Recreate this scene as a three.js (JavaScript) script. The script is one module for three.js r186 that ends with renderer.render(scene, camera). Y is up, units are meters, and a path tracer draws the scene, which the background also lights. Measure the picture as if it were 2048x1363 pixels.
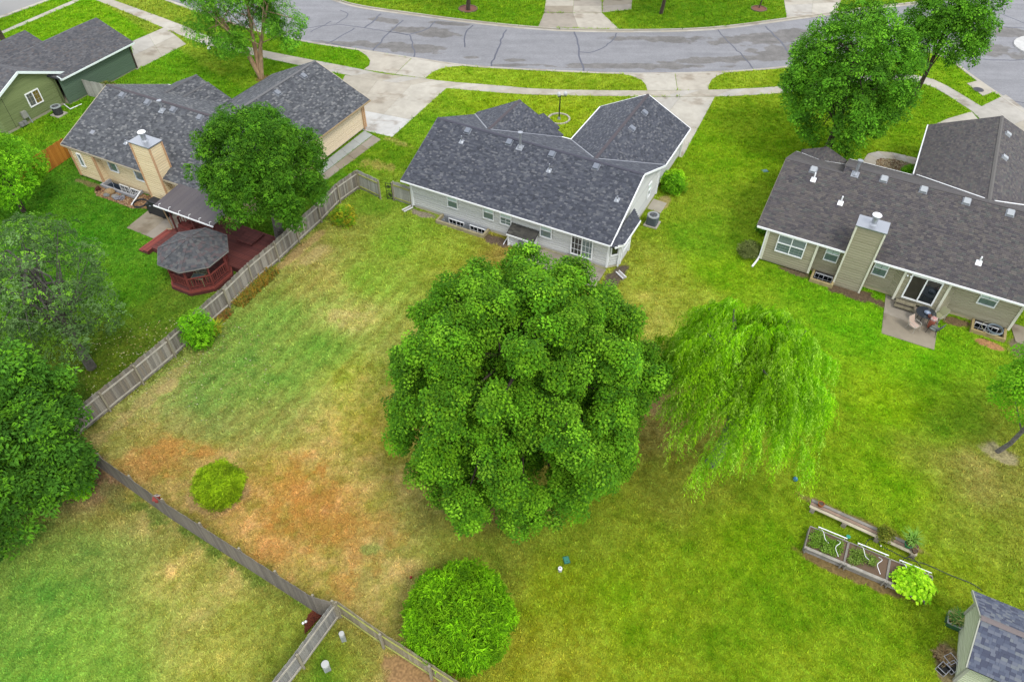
import * as THREE from 'three';
import { mergeGeometries } from 'three/addons/utils/BufferGeometryUtils.js';

// ---------- camera, sky, sun, exposure ----------
const scene = new THREE.Scene();
const camera = new THREE.PerspectiveCamera(50.35, 1024 / 681, 0.5, 1500);
camera.position.set(0, 33, 0);
camera.rotation.order = 'YXZ';
camera.rotation.set(-45.62 * Math.PI / 180, 0, 0.24 * Math.PI / 180);

const SW = 128, SH = 64, skyData = new Float32Array(SW * SH * 4);
for (let j = 0; j < SH; j++) for (let i = 0; i < SW; i++) {
  const el = (j + 0.5) / SH * Math.PI - Math.PI / 2;                     // -90 .. 90 degrees
  const s = Math.max(0, Math.sin(el)), k = (j * SW + i) * 4;
  const soft = 0.05 * Math.sin(i * 0.35 + j * 0.2) * Math.sin(j * 0.5 - i * 0.11);
  const L = 1.5 - 0.62 * s + soft;                                        // bright haze, a little brighter low down
  skyData[k] = L * 0.95; skyData[k + 1] = L * 0.99; skyData[k + 2] = L * 1.08; skyData[k + 3] = 1;
}
const sky = new THREE.DataTexture(skyData, SW, SH, THREE.RGBAFormat, THREE.FloatType);
sky.mapping = THREE.EquirectangularReflectionMapping;
sky.magFilter = THREE.LinearFilter; sky.minFilter = THREE.LinearFilter; sky.needsUpdate = true;
scene.background = sky; scene.environment = sky;

const sun = new THREE.DirectionalLight(new THREE.Color(1, 0.95, 0.86), 1.4);
sun.position.set(26, 62, -4); sun.target.position.set(0, 0, -40);
sun.castShadow = true; sun.shadow.radius = 30;
sun.shadow.mapSize.set(4096, 4096);
Object.assign(sun.shadow.camera, { left: -80, right: 80, top: 80, bottom: -80, near: 1, far: 250 });
scene.add(sun, sun.target);

const renderer = new THREE.WebGLRenderer({ antialias: true });
renderer.toneMapping = THREE.LinearToneMapping;
renderer.toneMappingExposure = 1.5;
renderer.shadowMap.enabled = true;
renderer.setSize(1024, 681);

// ---------- helpers ----------
function rngOf(seed) { let a = seed >>> 0; return () => { a = (a + 0x6D2B79F5) | 0; let t = Math.imul(a ^ (a >>> 15), 1 | a); t = (t + Math.imul(t ^ (t >>> 7), 61 | t)) ^ t; return ((t ^ (t >>> 14)) >>> 0) / 4294967296; }; }
const rnd = rngOf(7);
const rr = (a, b, r = rnd) => a + (b - a) * r();
const V = (x, y, z) => new THREE.Vector3(x, y, z);
const clamp = (v, a = 0, b = 1) => Math.min(b, Math.max(a, v));
const sm = (a, b, x) => { const t = clamp((x - a) / (b - a)); return t * t * (3 - 2 * t); };
function hash(i, j) { let n = Math.imul(i, 374761393) + Math.imul(j, 668265263); n = Math.imul(n ^ (n >>> 13), 1274126177); return ((n ^ (n >>> 16)) >>> 0) / 4294967296; }
function vn(x, y) { const i = Math.floor(x), j = Math.floor(y), u = x - i, v = y - j, a = u * u * (3 - 2 * u), b = v * v * (3 - 2 * v); return (hash(i, j) * (1 - a) + hash(i + 1, j) * a) * (1 - b) + (hash(i, j + 1) * (1 - a) + hash(i + 1, j + 1) * a) * b; }
const fbm = (x, y, o = 4) => { let s = 0, a = 0.5, t = 0; for (let k = 0; k < o; k++) { s += a * vn(x, y); t += a; a *= 0.5; x = x * 2.03 + 17.1; y = y * 2.03 + 9.7; } return s / t; };
const lin = c => { c /= 255; return c <= 0.04045 ? c / 12.92 : ((c + 0.055) / 1.055) ** 2.4; };
const toS = c => { c = clamp(c); return 255 * (c <= 0.0031308 ? c * 12.92 : 1.055 * c ** (1 / 2.4) - 0.055); };
const KEXP = 2.15;                                         // the photo is exposed bright: photo tone / this = base colour
const tone = (r, g, b, k = KEXP) => new THREE.Color().setRGB(lin(r) / k, lin(g) / k, lin(b) / k);
const M = (r, g, b, rough = 0.85, o = {}) => new THREE.MeshStandardMaterial({ color: tone(r, g, b), roughness: rough, ...o });
const MW = (r, g, b, rough = 0.8, o = {}) => new THREE.MeshStandardMaterial({ color: tone(r, g, b, 0.92), roughness: rough, ...o });          // painted walls
function inPoly(x, z, P) { let c = false; for (let i = 0, j = P.length - 1; i < P.length; j = i++) if ((P[i][1] > z) !== (P[j][1] > z) && x < (P[j][0] - P[i][0]) * (z - P[i][1]) / (P[j][1] - P[i][1]) + P[i][0]) c = !c; return c; }
function shade(o) { o.traverse(c => { if (c.isMesh) { c.castShadow = true; c.receiveShadow = true; } }); return o; }

const used = {};
function nm(n) { if (!(n in used)) { used[n] = 0; return n; } used[n]++; return n + '_' + String(used[n]).padStart(3, '0'); }
function thing(name, label, category, pos = [0, 0, 0], turn = 0, group) {
  const o = new THREE.Group(); o.name = nm(name); o.position.set(...pos); o.rotation.y = turn; o.userData = { label, category };
  if (group) o.userData.group = group;
  scene.add(o); return o;
}
function tag(o, name, label, category, kind, group) { o.name = nm(name); o.userData = { label, category }; if (kind) o.userData.kind = kind; if (group) o.userData.group = group; scene.add(o); return o; }
const BOX = new THREE.BoxGeometry(1, 1, 1), CYL = new THREE.CylinderGeometry(0.5, 0.5, 1, 14), SPH = new THREE.SphereGeometry(0.5, 16, 12);
function add(parent, name, geo, mat, x = 0, y = 0, z = 0, sx = 1, sy = 1, sz = 1, ry = 0) { const m = new THREE.Mesh(geo, mat); m.name = name; m.position.set(x, y, z); m.scale.set(sx, sy, sz); m.rotation.y = ry; parent.add(m); return m; }
const bx = (parent, name, mat, x, y, z, sx, sy, sz, ry = 0) => add(parent, name, BOX, mat, x, y, z, sx, sy, sz, ry);   // centre, size
const UPV = V(0, 1, 0);
function bar(parent, name, mat, a, b, w, h, geo = BOX) {             // box between two points, w across, h high
  const d = b.clone().sub(a), L = d.length(), m = new THREE.Mesh(geo, mat); m.name = name;
  const x = d.clone().normalize(); let z = V(0, 1, 0).cross(x); if (z.lengthSq() < 1e-6) z = V(0, 0, 1); z.negate().normalize(); const y = z.clone().cross(x).normalize();
  m.quaternion.setFromRotationMatrix(new THREE.Matrix4().makeBasis(x, y, z)); m.position.copy(a).add(b).multiplyScalar(0.5); m.scale.set(L, h, w); parent.add(m); return m;
}
function boxG(x, y, z, sx, sy, sz) { return new THREE.BoxGeometry(sx, sy, sz).translate(x, y, z); }
function tubeG(pts, r, seg = 0, rad = 6) { const c = new THREE.CatmullRomCurve3(pts.map(p => p.isVector3 ? p : V(...p))); return new THREE.TubeGeometry(c, seg || pts.length * 5, r, rad, false); }
function rodG(a, b, r0, r1 = r0, rad = 7) { const d = b.clone().sub(a), g = new THREE.CylinderGeometry(r1, r0, d.length(), rad, 1); g.applyQuaternion(new THREE.Quaternion().setFromUnitVectors(UPV, d.clone().normalize())); g.translate((a.x + b.x) / 2, (a.y + b.y) / 2, (a.z + b.z) / 2); return g; }
const merge = a => mergeGeometries(a.map(g => { const q = g.index ? g.toNonIndexed() : g; for (const k of Object.keys(q.attributes)) if (!['position', 'normal', 'uv'].includes(k)) q.deleteAttribute(k); return q; }));
function prism(P, y0, y1, s = 1, ox = 0, oz = 0) {                  // vertical prism over polygon P in x,z; uv in metres / s
  let A = P.map(p => new THREE.Vector2(p[0], p[1])); if (THREE.ShapeUtils.area(A) < 0) A = A.reverse();
  const pos = [], uv = [], push = (x, y, z, u, v) => { pos.push(x - ox, y, z - oz); uv.push(u, v); };
  for (const f of THREE.ShapeUtils.triangulateShape(A, [])) for (const k of [f[0], f[2], f[1]]) push(A[k].x, y1, A[k].y, A[k].x / s, A[k].y / s);
  for (let i = 0; i < A.length; i++) { const a = A[i], b = A[(i + 1) % A.length], L = a.distanceTo(b) / s, q = [[a, y0, 0], [a, y1, 0], [b, y1, L], [a, y0, 0], [b, y1, L], [b, y0, L]]; for (const [p, y, u] of q) push(p.x, y, p.y, u, y / s); }
  const g = new THREE.BufferGeometry(); g.setAttribute('position', new THREE.Float32BufferAttribute(pos, 3)); g.setAttribute('uv', new THREE.Float32BufferAttribute(uv, 2)); g.computeVertexNormals(); return g;
}
function tex(w, h, f, srgb = true, rep = true) {                      // f(x, y, out[3]) -> 0..255
  const d = new Uint8Array(w * h * 4), o = [0, 0, 0];
  for (let y = 0; y < h; y++) for (let x = 0; x < w; x++) { f(x, y, o); const k = (y * w + x) * 4; d[k] = clamp(o[0], 0, 255); d[k + 1] = clamp(o[1], 0, 255); d[k + 2] = clamp(o[2], 0, 255); d[k + 3] = 255; }
  const t = new THREE.DataTexture(d, w, h, THREE.RGBAFormat); t.magFilter = THREE.LinearFilter; t.minFilter = THREE.LinearFilter;
  if (rep) t.wrapS = t.wrapT = THREE.RepeatWrapping; if (srgb) t.colorSpace = THREE.SRGBColorSpace; t.needsUpdate = true; return t;
}
const tn = (x, y, n, p) => vn((x / n * p) % p, (y / n * p) % p);
// house frames: local x along the eaves, local z toward the yard
class Frame { constructor(o, deg) { this.o = o; this.a = deg * Math.PI / 180; this.c = Math.cos(this.a); this.s = Math.sin(this.a); } w(x, z) { return [this.o[0] + x * this.c - z * this.s, this.o[1] + x * this.s + z * this.c]; } p(x, y, z) { const q = this.w(x, z); return [q[0], y, q[1]]; } get turn() { return -this.a; } loc(X, Z) { const dx = X - this.o[0], dz = Z - this.o[1]; return [dx * this.c + dz * this.s, -dx * this.s + dz * this.c]; } }
const F2 = new Frame([-7.654, -46.782], 27.35), F3 = new Frame([17.745, -40.489], 28.7), F1 = new Frame([-35.136, -50.889], 26.6), F0 = new Frame([-41.783, -62.969], -65);
const rect = (F, x0, x1, z0, z1) => [F.w(x0, z0), F.w(x1, z0), F.w(x1, z1), F.w(x0, z1)];

// ---------- shared materials ----------
const concreteTex = tex(512, 512, (x, y, o) => { const a = fbm(x / 60, y / 60, 5), b = hash(x, y), c = sm(0.55, 0.8, fbm(x / 140 + 40, y / 140, 4)); const v = 226 - 34 * (a - 0.5) - 10 * b - 34 * c; o[0] = v; o[1] = v - 3 - 5 * c; o[2] = v - 9 - 10 * c; });
concreteTex.repeat.set(1, 1);
const conc = (r, g, b, k = 1) => new THREE.MeshStandardMaterial({ color: tone(r, g, b).multiplyScalar(1.52 * k), map: concreteTex, roughness: 0.9 });
const CONC = [conc(214, 208, 196), conc(220, 216, 206), conc(206, 200, 187), conc(212, 209, 203)];
const CONC_NEW = conc(236, 238, 240), CONC_OLD = conc(176, 166, 148), CONC_GREY = conc(186, 178, 166), CONC_BLUE = conc(200, 208, 210);
const woodTex = tex(64, 512, (x, y, o) => { const g = fbm(x / 3.2, y / 110, 4), k = fbm(x / 9 + 70, y / 40, 3), v = 205 + 90 * (g - 0.5) + 60 * (k - 0.5) - 14 * hash(x, y); o[0] = v; o[1] = v - 2; o[2] = v - 6; });
const wood = (r, g, b) => new THREE.MeshStandardMaterial({ color: tone(r, g, b).multiplyScalar(2.9), map: woodTex, roughness: 0.92 });
const WHITE = new THREE.MeshStandardMaterial({ color: new THREE.Color().setRGB(0.76, 0.77, 0.78), roughness: 0.55 }), METAL = new THREE.MeshStandardMaterial({ color: tone(215, 220, 228), roughness: 0.38, metalness: 0.55 }), BLACK = M(34, 35, 38, 0.6), DARK = M(52, 54, 58, 0.7);
const GLASS = new THREE.MeshPhysicalMaterial({ color: new THREE.Color().setRGB(0.012, 0.017, 0.02), roughness: 0.06, clearcoat: 1, clearcoatRoughness: 0.03 });
const GLASS_TEAL = new THREE.MeshPhysicalMaterial({ color: new THREE.Color().setRGB(0.12, 0.165, 0.165), roughness: 0.1, clearcoat: 1, clearcoatRoughness: 0.03 });
const BLIND = MW(172, 190, 182, 0.4);
const SOIL = new THREE.MeshStandardMaterial({ color: tone(112, 92, 76), roughness: 1 });
const at = (p, y = 0) => [p[0], y, p[1]];

// ---------- ground: lawn sheet, street, pavements ----------
const noGrass = [], bare = [];
function resample(P, step) { const o = [], L = [0]; for (let i = 1; i < P.length; i++) L.push(L[i - 1] + Math.hypot(P[i][0] - P[i - 1][0], P[i][1] - P[i - 1][1])); const T = L[L.length - 1], n = Math.max(1, Math.round(T / step)); for (let k = 0, i = 1; k <= n; k++) { const s = T * k / n; while (i < P.length - 1 && L[i] < s) i++; const t = (s - L[i - 1]) / (L[i] - L[i - 1]); o.push([P[i - 1][0] + (P[i][0] - P[i - 1][0]) * t, P[i - 1][1] + (P[i][1] - P[i - 1][1]) * t]); } return o; }
function smooth(P, n = 2) { for (let k = 0; k < n; k++) { const o = [P[0]]; for (let i = 0; i < P.length - 1; i++) { const a = P[i], b = P[i + 1]; o.push([a[0] * 0.75 + b[0] * 0.25, a[1] * 0.75 + b[1] * 0.25], [a[0] * 0.25 + b[0] * 0.75, a[1] * 0.25 + b[1] * 0.75]); } o.push(P[P.length - 1]); P = o; } return P; }
function offset(P, d) { return P.map((p, i) => { const a = P[Math.max(0, i - 1)], b = P[Math.min(P.length - 1, i + 1)], l = Math.hypot(b[0] - a[0], b[1] - a[1]); return [p[0] + (b[1] - a[1]) / l * d, p[1] - (b[0] - a[0]) / l * d]; }); }
const nearKerb = smooth([[-60,-100.44],[-40.65,-88.07],[-34.25,-83.32],[-28.88,-79.96],[-25.15,-78.05],[-21.62,-76.57],[-14.79,-74.43],[-10.31,-72.94],[-5.85,-71.49],[-2.28,-70.85],[3.7,-70.24],[11.74,-69.54],[20.89,-69.96],[28.52,-71.36],[34.68,-73.02],[39.46,-74.83],[43.33,-75.35],[45.12,-73.35],[45.56,-69.64],[47.37,-62.37],[50.34,-48.14]]);
const farKerb = smooth([[-35.34,-100.18],[-20.65,-88.29],[-17.79,-86.52],[-11.62,-84.55],[-6.51,-82.91],[1.24,-80.93],[6.78,-80.19],[15.02,-80.14],[22.33,-80.75],[31.14,-83.58],[35.49,-84.9],[41.48,-86.86],[47.26,-88.27],[53.44,-90.34],[81.72,-99.38]]);
const streetPoly = [...nearKerb, [95, -30], [120, -100], ...farKerb.slice().reverse()];
const wells = [rect(F2, 2.66, 6.62, 0.0, 0.92), rect(F3, 3.68, 5.05, -0.5, 0.6), rect(F3, 13.9, 15.8, -0.58, 0.6), rect(F1, 2.72, 6.2, -0.5, 0.36)];

// lawn colours: measured turf tones at points on the ground, blended, for each fenced yard
const yards = [
  { P: [[-30.91,-11.37],[-56.56,-54.74],[-62.14,-105.2],[-48.95,-87.98],[-35.3,-74.96],[-29.03,-68.95],[-19.47,-61.06],[-13.27,-50.85],[-12.26,-49.28],[-13.53,-47.54],[-14.47,-44.6],[-15.7,-42.34],[-16.6,-39.87],[-17.92,-37.92],[-18.86,-35.33],[-20.99,-30.76],[-22.18,-28.53],[-23.35,-26.45],[-24.5,-24.44],[-29.04,-15.55]], K: [[-43.64,-59.95,92,150,16],[-32.15,-42.47,66,136,18],[-26.46,-38.02,76,140,18],[-26.24,-41.33,82,146,26],[-23.02,-35.01,92,136,28],[-23.97,-30.48,80,118,22],[-26.02,-28.04,70,112,22],[-33.74,-35.93,66,130,18],[-32.12,-51.08,72,136,26],[-35.37,-45.54,70,136,20],[-21.67,-36,96,140,34],[-36.31,-59.12,90,150,20],[-37.95,-74.57,98,162,18],[-29.34,-70.04,92,152,14],[-45.16,-79.53,108,168,14],[-51.19,-80.8,106,166,14],[-19.86,-62.93,88,150,14],[-25.4,-27.27,84,112,30]] },
  { P: [[-24.47,-24.37],[-17.3,-19.61],[-12.77,-16.98],[-8.83,-14.63],[-7.9,-14.38],[-9.18,-11.46],[-10.67,-8.76],[-33.14,-8.68],[-31.41,-15.54]], K: [[-20.21,-20.52,150,150,62],[-18.29,-18.78,174,160,84],[-20.06,-16.86,118,158,60],[-21.7,-15.09,106,162,52],[-20.47,-12.33,112,172,50],[-24.58,-17.64,106,152,52],[-18.88,-13.91,116,170,52],[-16.83,-14.62,140,168,60],[-16.98,-11.91,124,172,54],[-16.24,-16.36,184,168,82],[-13.82,-16.37,188,172,88],[-11.99,-13.94,164,164,66],[-13.49,-12.8,164,168,62],[-10.46,-13.26,124,152,44],[-13.67,-18.52,120,142,58],[-16.03,-19.65,120,140,60],[-21.48,-21.74,140,120,84],[-11.11,-16.13,112,136,50],[-14.82,-14.16,174,168,80]] },
  { P: [[-7.9,-14.38],[-5.68,-12.96],[-3.42,-11.63],[-0.44,-9.75],[-2.26,-5.39],[-13.57,-5.35],[-9.55,-11.46]], K: [[-7.22,-12.82,112,152,32],[-5.84,-12.61,152,156,60],[-4.86,-11.86,176,146,92],[-7.92,-11.74,100,152,32],[-6.9,-13.73,164,150,76],[-4.09,-10.72,160,140,80]] },
  { P: null, K: [[-10.41,-47.7,116,162,38],[-12.05,-43.2,152,162,62],[-14.67,-41.41,174,162,88],[-13.32,-38.11,166,162,72],[-15.19,-34.1,118,164,58],[-16.85,-30.53,112,162,58],[-18.35,-27.31,116,162,66],[-14.1,-29.3,120,166,58],[-17.51,-28.48,114,162,60],[-20.45,-26.54,128,158,70],[-11.75,-31.41,112,164,52],[-10.61,-34.13,190,178,92],[-9.86,-38.13,130,170,48],[-8.28,-42.63,120,168,40],[-5.25,-41.47,140,168,46],[-2.27,-39.25,150,152,42],[-0.89,-40.93,152,142,56],[-9.78,-28.92,178,176,68],[-7.52,-25.51,182,172,62],[-20.64,-25.44,198,166,94],[-19.2,-23.71,194,146,76],[-21.67,-24.38,166,160,78],[-16.71,-23.72,202,166,88],[-12.39,-21.79,192,156,74],[-10.43,-19.97,186,146,66],[-8.58,-18.26,190,154,72],[-12.8,-19.09,202,166,88],[-9.24,-16.39,196,170,88],[-6.44,-17.19,194,168,94],[-7.58,-21.81,186,166,84],[-5.83,-20.59,162,156,72],[-4.42,-19.41,146,152,64],[-5.79,-15.9,192,176,92],[-3.07,-18.29,142,156,54],[-0.56,-18.02,124,152,42],[2.73,-18.87,118,156,30],[1.84,-15.19,136,166,24],[0.64,-12.85,152,162,34],[1.29,-11.77,152,162,34],[5.38,-15.2,122,166,16],[8.14,-17.79,118,162,18],[8.59,-20.66,128,150,40],[11.87,-17.81,118,166,14],[12.47,-15.23,108,158,14],[15.86,-14.76,112,162,18],[12.77,-12.03,126,166,22],[17.35,-12.48,126,166,22],[21.28,-16.53,128,162,26],[23.7,-19.26,124,156,34],[19.64,-22.26,118,170,14],[25.12,-25.68,112,162,24],[22.65,-27.53,130,178,14],[21.12,-36.27,100,168,14],[22.69,-33.86,104,176,14],[25.37,-29.93,112,180,14],[15,-39.36,112,168,14],[10.26,-38.26,156,168,50],[9.02,-36.69,162,166,58],[8.17,-38.24,146,164,46],[13.84,-42.78,112,166,24],[11.8,-46.52,128,166,30],[17.8,-55.32,112,166,14],[19.65,-62.32,122,166,22],[7.5,-35.2,158,164,58],[8.64,-26.7,152,142,66],[25.76,-23.27,152,150,66],[24.9,-21.35,146,150,60],[-1.2,-62.15,128,168,20],[3.41,-61.72,142,172,26],[-7.44,-59.36,108,162,24],[-11.38,-55.09,98,150,18],[-13.69,-53.49,94,148,16],[-3.27,-68.65,132,172,30],[9.48,-67.7,132,168,30],[22.34,-68.35,132,168,30],[-19.26,-72.39,96,158,14],[-1.54,-85.52,96,152,14],[21.51,-85.76,88,144,14],[37.87,-61.54,112,166,18],[40.77,-62.98,112,168,18],[44.2,-65.45,116,170,18],[23.39,-57.02,110,162,14],[-3.74,-28.95,150,156,50],[-0.59,-20.61,150,140,64],[-16.55,-25.11,140,158,74],[-18.82,-25.1,156,158,80],[-14.46,-25.84,150,160,72],[-10.62,-23.76,192,168,88],[0.19,-31.48,130,140,50]] },
];
const lawnSpots = [ // x, z, half length, half width, turn, tone of the soil, dead grass or green band, strength
  [...F2.w(7.7, 0.7), 1.2, 0.55, 0.48, [116, 100, 84], 1], [...F2.w(16.9, 0.6), 0.6, 1.9, 0.62, [104, 94, 80], 1], [...F2.w(1.2, 0.45), 1.2, 0.4, 0.48, [160, 150, 130], 1],
  [...F3.w(6.4, 0.45), 2.6, 0.7, 0.5, [112, 96, 76], 1], [...F3.w(2.6, 0.1), 1.4, 0.4, 0.5, [118, 104, 80], 1], [...F3.w(12.9, 0.0), 1.2, 0.5, 0.5, [128, 108, 80], 1], [...F3.w(15.0, 1.25), 0.9, 0.4, 0.5, [186, 140, 96], 1], [...F3.w(17.0, 0.6), 1.0, 1.2, 0.5, [126, 116, 92], 1],
  [-15.46,-21, 1.75, 1.5, 0, [190, 158, 108], 0.8], [-4.41,-11.75, 1.6, 1.3, 0.6, [172, 136, 96], 0.9], [-22.87,-22.86, 1.3, 0.6, 0.9, [128, 104, 84], 0.95],
  [-11.49,-52.74, 2.0, 0.8, 0.4, [190, 164, 104], 0.6], [-9.8,-56.33, 1.6, 0.5, 0.5, [190, 168, 110], 0.6], [-14.22,-40.95, 1.5, 0.7, -1.0, [196, 176, 116], 0.7], [-11.16,-34.51, 1.4, 0.9, 0.3, [200, 184, 118], 0.6],
  [-20.59,-28.26, 0.9, 0.45, -0.9, [200, 176, 116], 0.7], [-0.59,-20.01, 3.4, 1.0, 0, [152, 130, 92], 0.6], [9.04,-27.45, 1.2, 1.6, 0, [150, 124, 84], 0.75], [26.96,-23.78, 1.1, 0.7, 0.6, [176, 162, 132], 0.8], [-24.65,-68.24, 1.0, 0.7, 0, [140, 112, 80], 0.8],
  [16.77,-16.46, 3.3, 0.42, 0.48, [138, 112, 82], 0.9], [18.18,-19.17, 3.6, 0.35, 0.56, [140, 120, 88], 0.8], [19.54,-12.28, 0.6, 1.3, 0.5, [134, 118, 92], 0.9], [-18.16,-38.07, 0.7, 3.0, 0.45, [176, 156, 96], 0.5], [-21.43,-27.67, 0.6, 5.0, 0.5, [190, 170, 116], 0.6], [-15.39,-41.41, 0.45, 3.6, 0.5, [190, 160, 110], 0.7],
  [-12.07,-21.32, 1.0, 2.6, 0.2, [190, 138, 68], 0.42], [-9.98,-19.24, 2.3, 1.8, 0.4, [188, 138, 68], 0.45], [-10.94,-20.56, 1.8, 1.2, 0, [190, 140, 70], 0.4], [-8.04,-17.99, 2.4, 1.2, 0.5, [188, 142, 72], 0.42], [-12.27,-17.97, 1.4, 2.0, 0.8, [190, 140, 70], 0.36], [-19.36,-23.37, 2.4, 1.1, 0.3, [194, 146, 80], 0.42], [-20.44,-22.55, 1.7, 1.3, 0.5, [192, 144, 80], 0.4], [-18.95,-24.22, 1.6, 0.7, 0.2, [196, 146, 76], 0.5], [-17.21,-23.55, 1.0, 0.4, 0, [196, 140, 70], 0.5], [-10.43,-22.76, 0.5, 1.2, 0.3, [190, 132, 54], 0.5], [-7.94,-15.89, 1.0, 0.7, 0.3, [182, 136, 64], 0.4], [-6.65,-18.83, 1.6, 1.0, 0.3, [186, 146, 74], 0.4], [-7.02,-17.86, 0.7, 0.5, 0, [140, 166, 84], 0.6],
  [-18.68,-19.87, 2.2, 0.5, 0.62, [98, 128, 50], 0.62], [-15.64,-18.37, 2.4, 0.5, 0.6, [96, 126, 46], 0.66], [-12.68,-16.64, 2.2, 0.5, 0.6, [98, 126, 46], 0.62], [-10.2,-15.26, 1.2, 0.4, 0.6, [104, 134, 46], 0.6], [-21.04,-20.97, 1.6, 0.7, 0.8, [120, 124, 70], 0.6],  // darker green bands blended into the lawn colour along the rear fence
  [...F1.w(1.6, 0.5), 2.0, 0.35, 0.46, [140, 120, 90], 0.8], [...F2.w(17.0, -9.6), 0.6, 1.4, 0.5, [186, 164, 120], 0.8],
];
const LX0 = -66, LX1 = 66, LZ0 = -108, LZ1 = -4, LN = 264, LM = 208, lowGrid = new Float32Array((LN + 1) * (LM + 1) * 3);
for (let j = 0; j <= LM; j++) for (let i = 0; i <= LN; i++) {
  let x = LX0 + (LX1 - LX0) * i / LN, z = LZ0 + (LZ1 - LZ0) * j / LM;
  const y = yards.find(q => !q.P || inPoly(x, z, q.P));
  x += 2.6 * (fbm(x / 3, z / 3 + 50, 3) - 0.5); z += 2.6 * (fbm(x / 3 + 90, z / 3, 3) - 0.5);
  let w = 0, a = 0, b = 0, c = 0; for (const k of y.K) { const d = 1 / (0.4 + (k[0] - x) ** 2 + (k[1] - z) ** 2) ** 1.6; w += d; a += d * k[2]; b += d * k[3]; c += d * k[4]; }
  const o = (j * (LN + 1) + i) * 3; lowGrid[o] = a / w; lowGrid[o + 1] = b / w; lowGrid[o + 2] = c / w;
}
function lawnTone(x, z, o) {
  const u = clamp((x - LX0) / (LX1 - LX0), 0, 0.9999) * LN, v = clamp((z - LZ0) / (LZ1 - LZ0), 0, 0.9999) * LM, i = u | 0, j = v | 0, fu = u - i, fv = v - j, q = (j * (LN + 1) + i) * 3, s = (LN + 1) * 3;
  for (let k = 0; k < 3; k++) o[k] = (lowGrid[q + k] * (1 - fu) + lowGrid[q + 3 + k] * fu) * (1 - fv) + (lowGrid[q + s + k] * (1 - fu) + lowGrid[q + s + 3 + k] * fu) * fv;
  const n1 = fbm(x * 1.1, z * 1.1, 3) - 0.5, n2 = vn(x * 5.2 + 11, z * 5.2) - 0.5, dry = (fbm(x * 0.9 + 33, z * 0.9 - 20, 4) - 0.5) * 2;
  const t = clamp((o[0] - 70) / 110) * 0.9 + 0.25;
  o[0] += 28 * n1 + 14 * n2 + 30 * dry * t; o[1] += 20 * n1 + 12 * n2 + 12 * dry * t; o[2] += 14 * n1 + 10 * n2 + 20 * dry * t * t;
  const n3 = fbm(x * 3.1 + 60, z * 3.1, 3) - 0.5, n4 = vn(x * 9.5, z * 9.5 + 31) - 0.5; o[0] += (18 + 26 * t) * n3 + 12 * n4; o[1] += 28 * n3 + 12 * n4; o[2] += (6 + 26 * t) * n3 * t + 6 * n4;
  const mow = F1.loc(x, z), ms = Math.sin(mow[0] * 5.7 + 0.6 * vn(x * 0.5, z * 0.5)) * sm(21.3, 22.5, mow[0]) * (1 - sm(31, 35, mow[0])) * sm(-3, 0, mow[1]) * (1 - sm(13, 17, mow[1])); o[0] += 5 * ms; o[1] += 7 * ms; o[2] += 3 * ms;
  const wm = clamp((o[0] - 125) / 45); o[0] += 9 * (1 - wm) - 2 * wm; o[1] += -5 * (1 - wm) + 1 * wm; o[2] += 8;
  for (const b of lawnSpots) { const dx = x - b[0], dz = z - b[1]; if (Math.abs(dx) > 7 || Math.abs(dz) > 7) continue; const c = Math.cos(b[4]), s2 = Math.sin(b[4]), e = Math.hypot((dx * c + dz * s2) / b[2], (-dx * s2 + dz * c) / b[3]) + (b[6] < 0.7 ? 1.7 : 0.9) * (fbm(x * 1.7 + 5, z * 1.7, 4) - 0.5) + (b[6] < 0.7 ? 0.5 * (vn(x * 7, z * 7) - 0.5) : 0); const m = (1 - sm(b[6] < 0.7 ? 0.45 : 0.7, 1.05, e)) * b[6]; if (m > 0) for (let k = 0; k < 3; k++) o[k] += (b[5][k] - o[k]) * m; }
  return o;
}
const bareness = (x, z) => { let m = 0; for (const b of lawnSpots) { if (b[6] < 0.7) continue; const dx = x - b[0], dz = z - b[1]; if (Math.abs(dx) > 7 || Math.abs(dz) > 7) continue; const c = Math.cos(b[4]), s2 = Math.sin(b[4]), e = Math.hypot((dx * c + dz * s2) / b[2], (-dx * s2 + dz * c) / b[3]) + 0.9 * (fbm(x * 1.7 + 5, z * 1.7, 4) - 0.5); m = Math.max(m, (1 - sm(0.7, 1.05, e)) * b[6]); } return m; };
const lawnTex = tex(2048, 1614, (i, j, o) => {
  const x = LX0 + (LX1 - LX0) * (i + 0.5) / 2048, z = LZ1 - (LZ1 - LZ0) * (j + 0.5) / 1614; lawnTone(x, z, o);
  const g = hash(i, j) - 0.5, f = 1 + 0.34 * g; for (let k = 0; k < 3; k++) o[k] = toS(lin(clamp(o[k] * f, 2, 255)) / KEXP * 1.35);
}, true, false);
lawnTex.wrapS = lawnTex.wrapT = THREE.MirroredRepeatWrapping;
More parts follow.
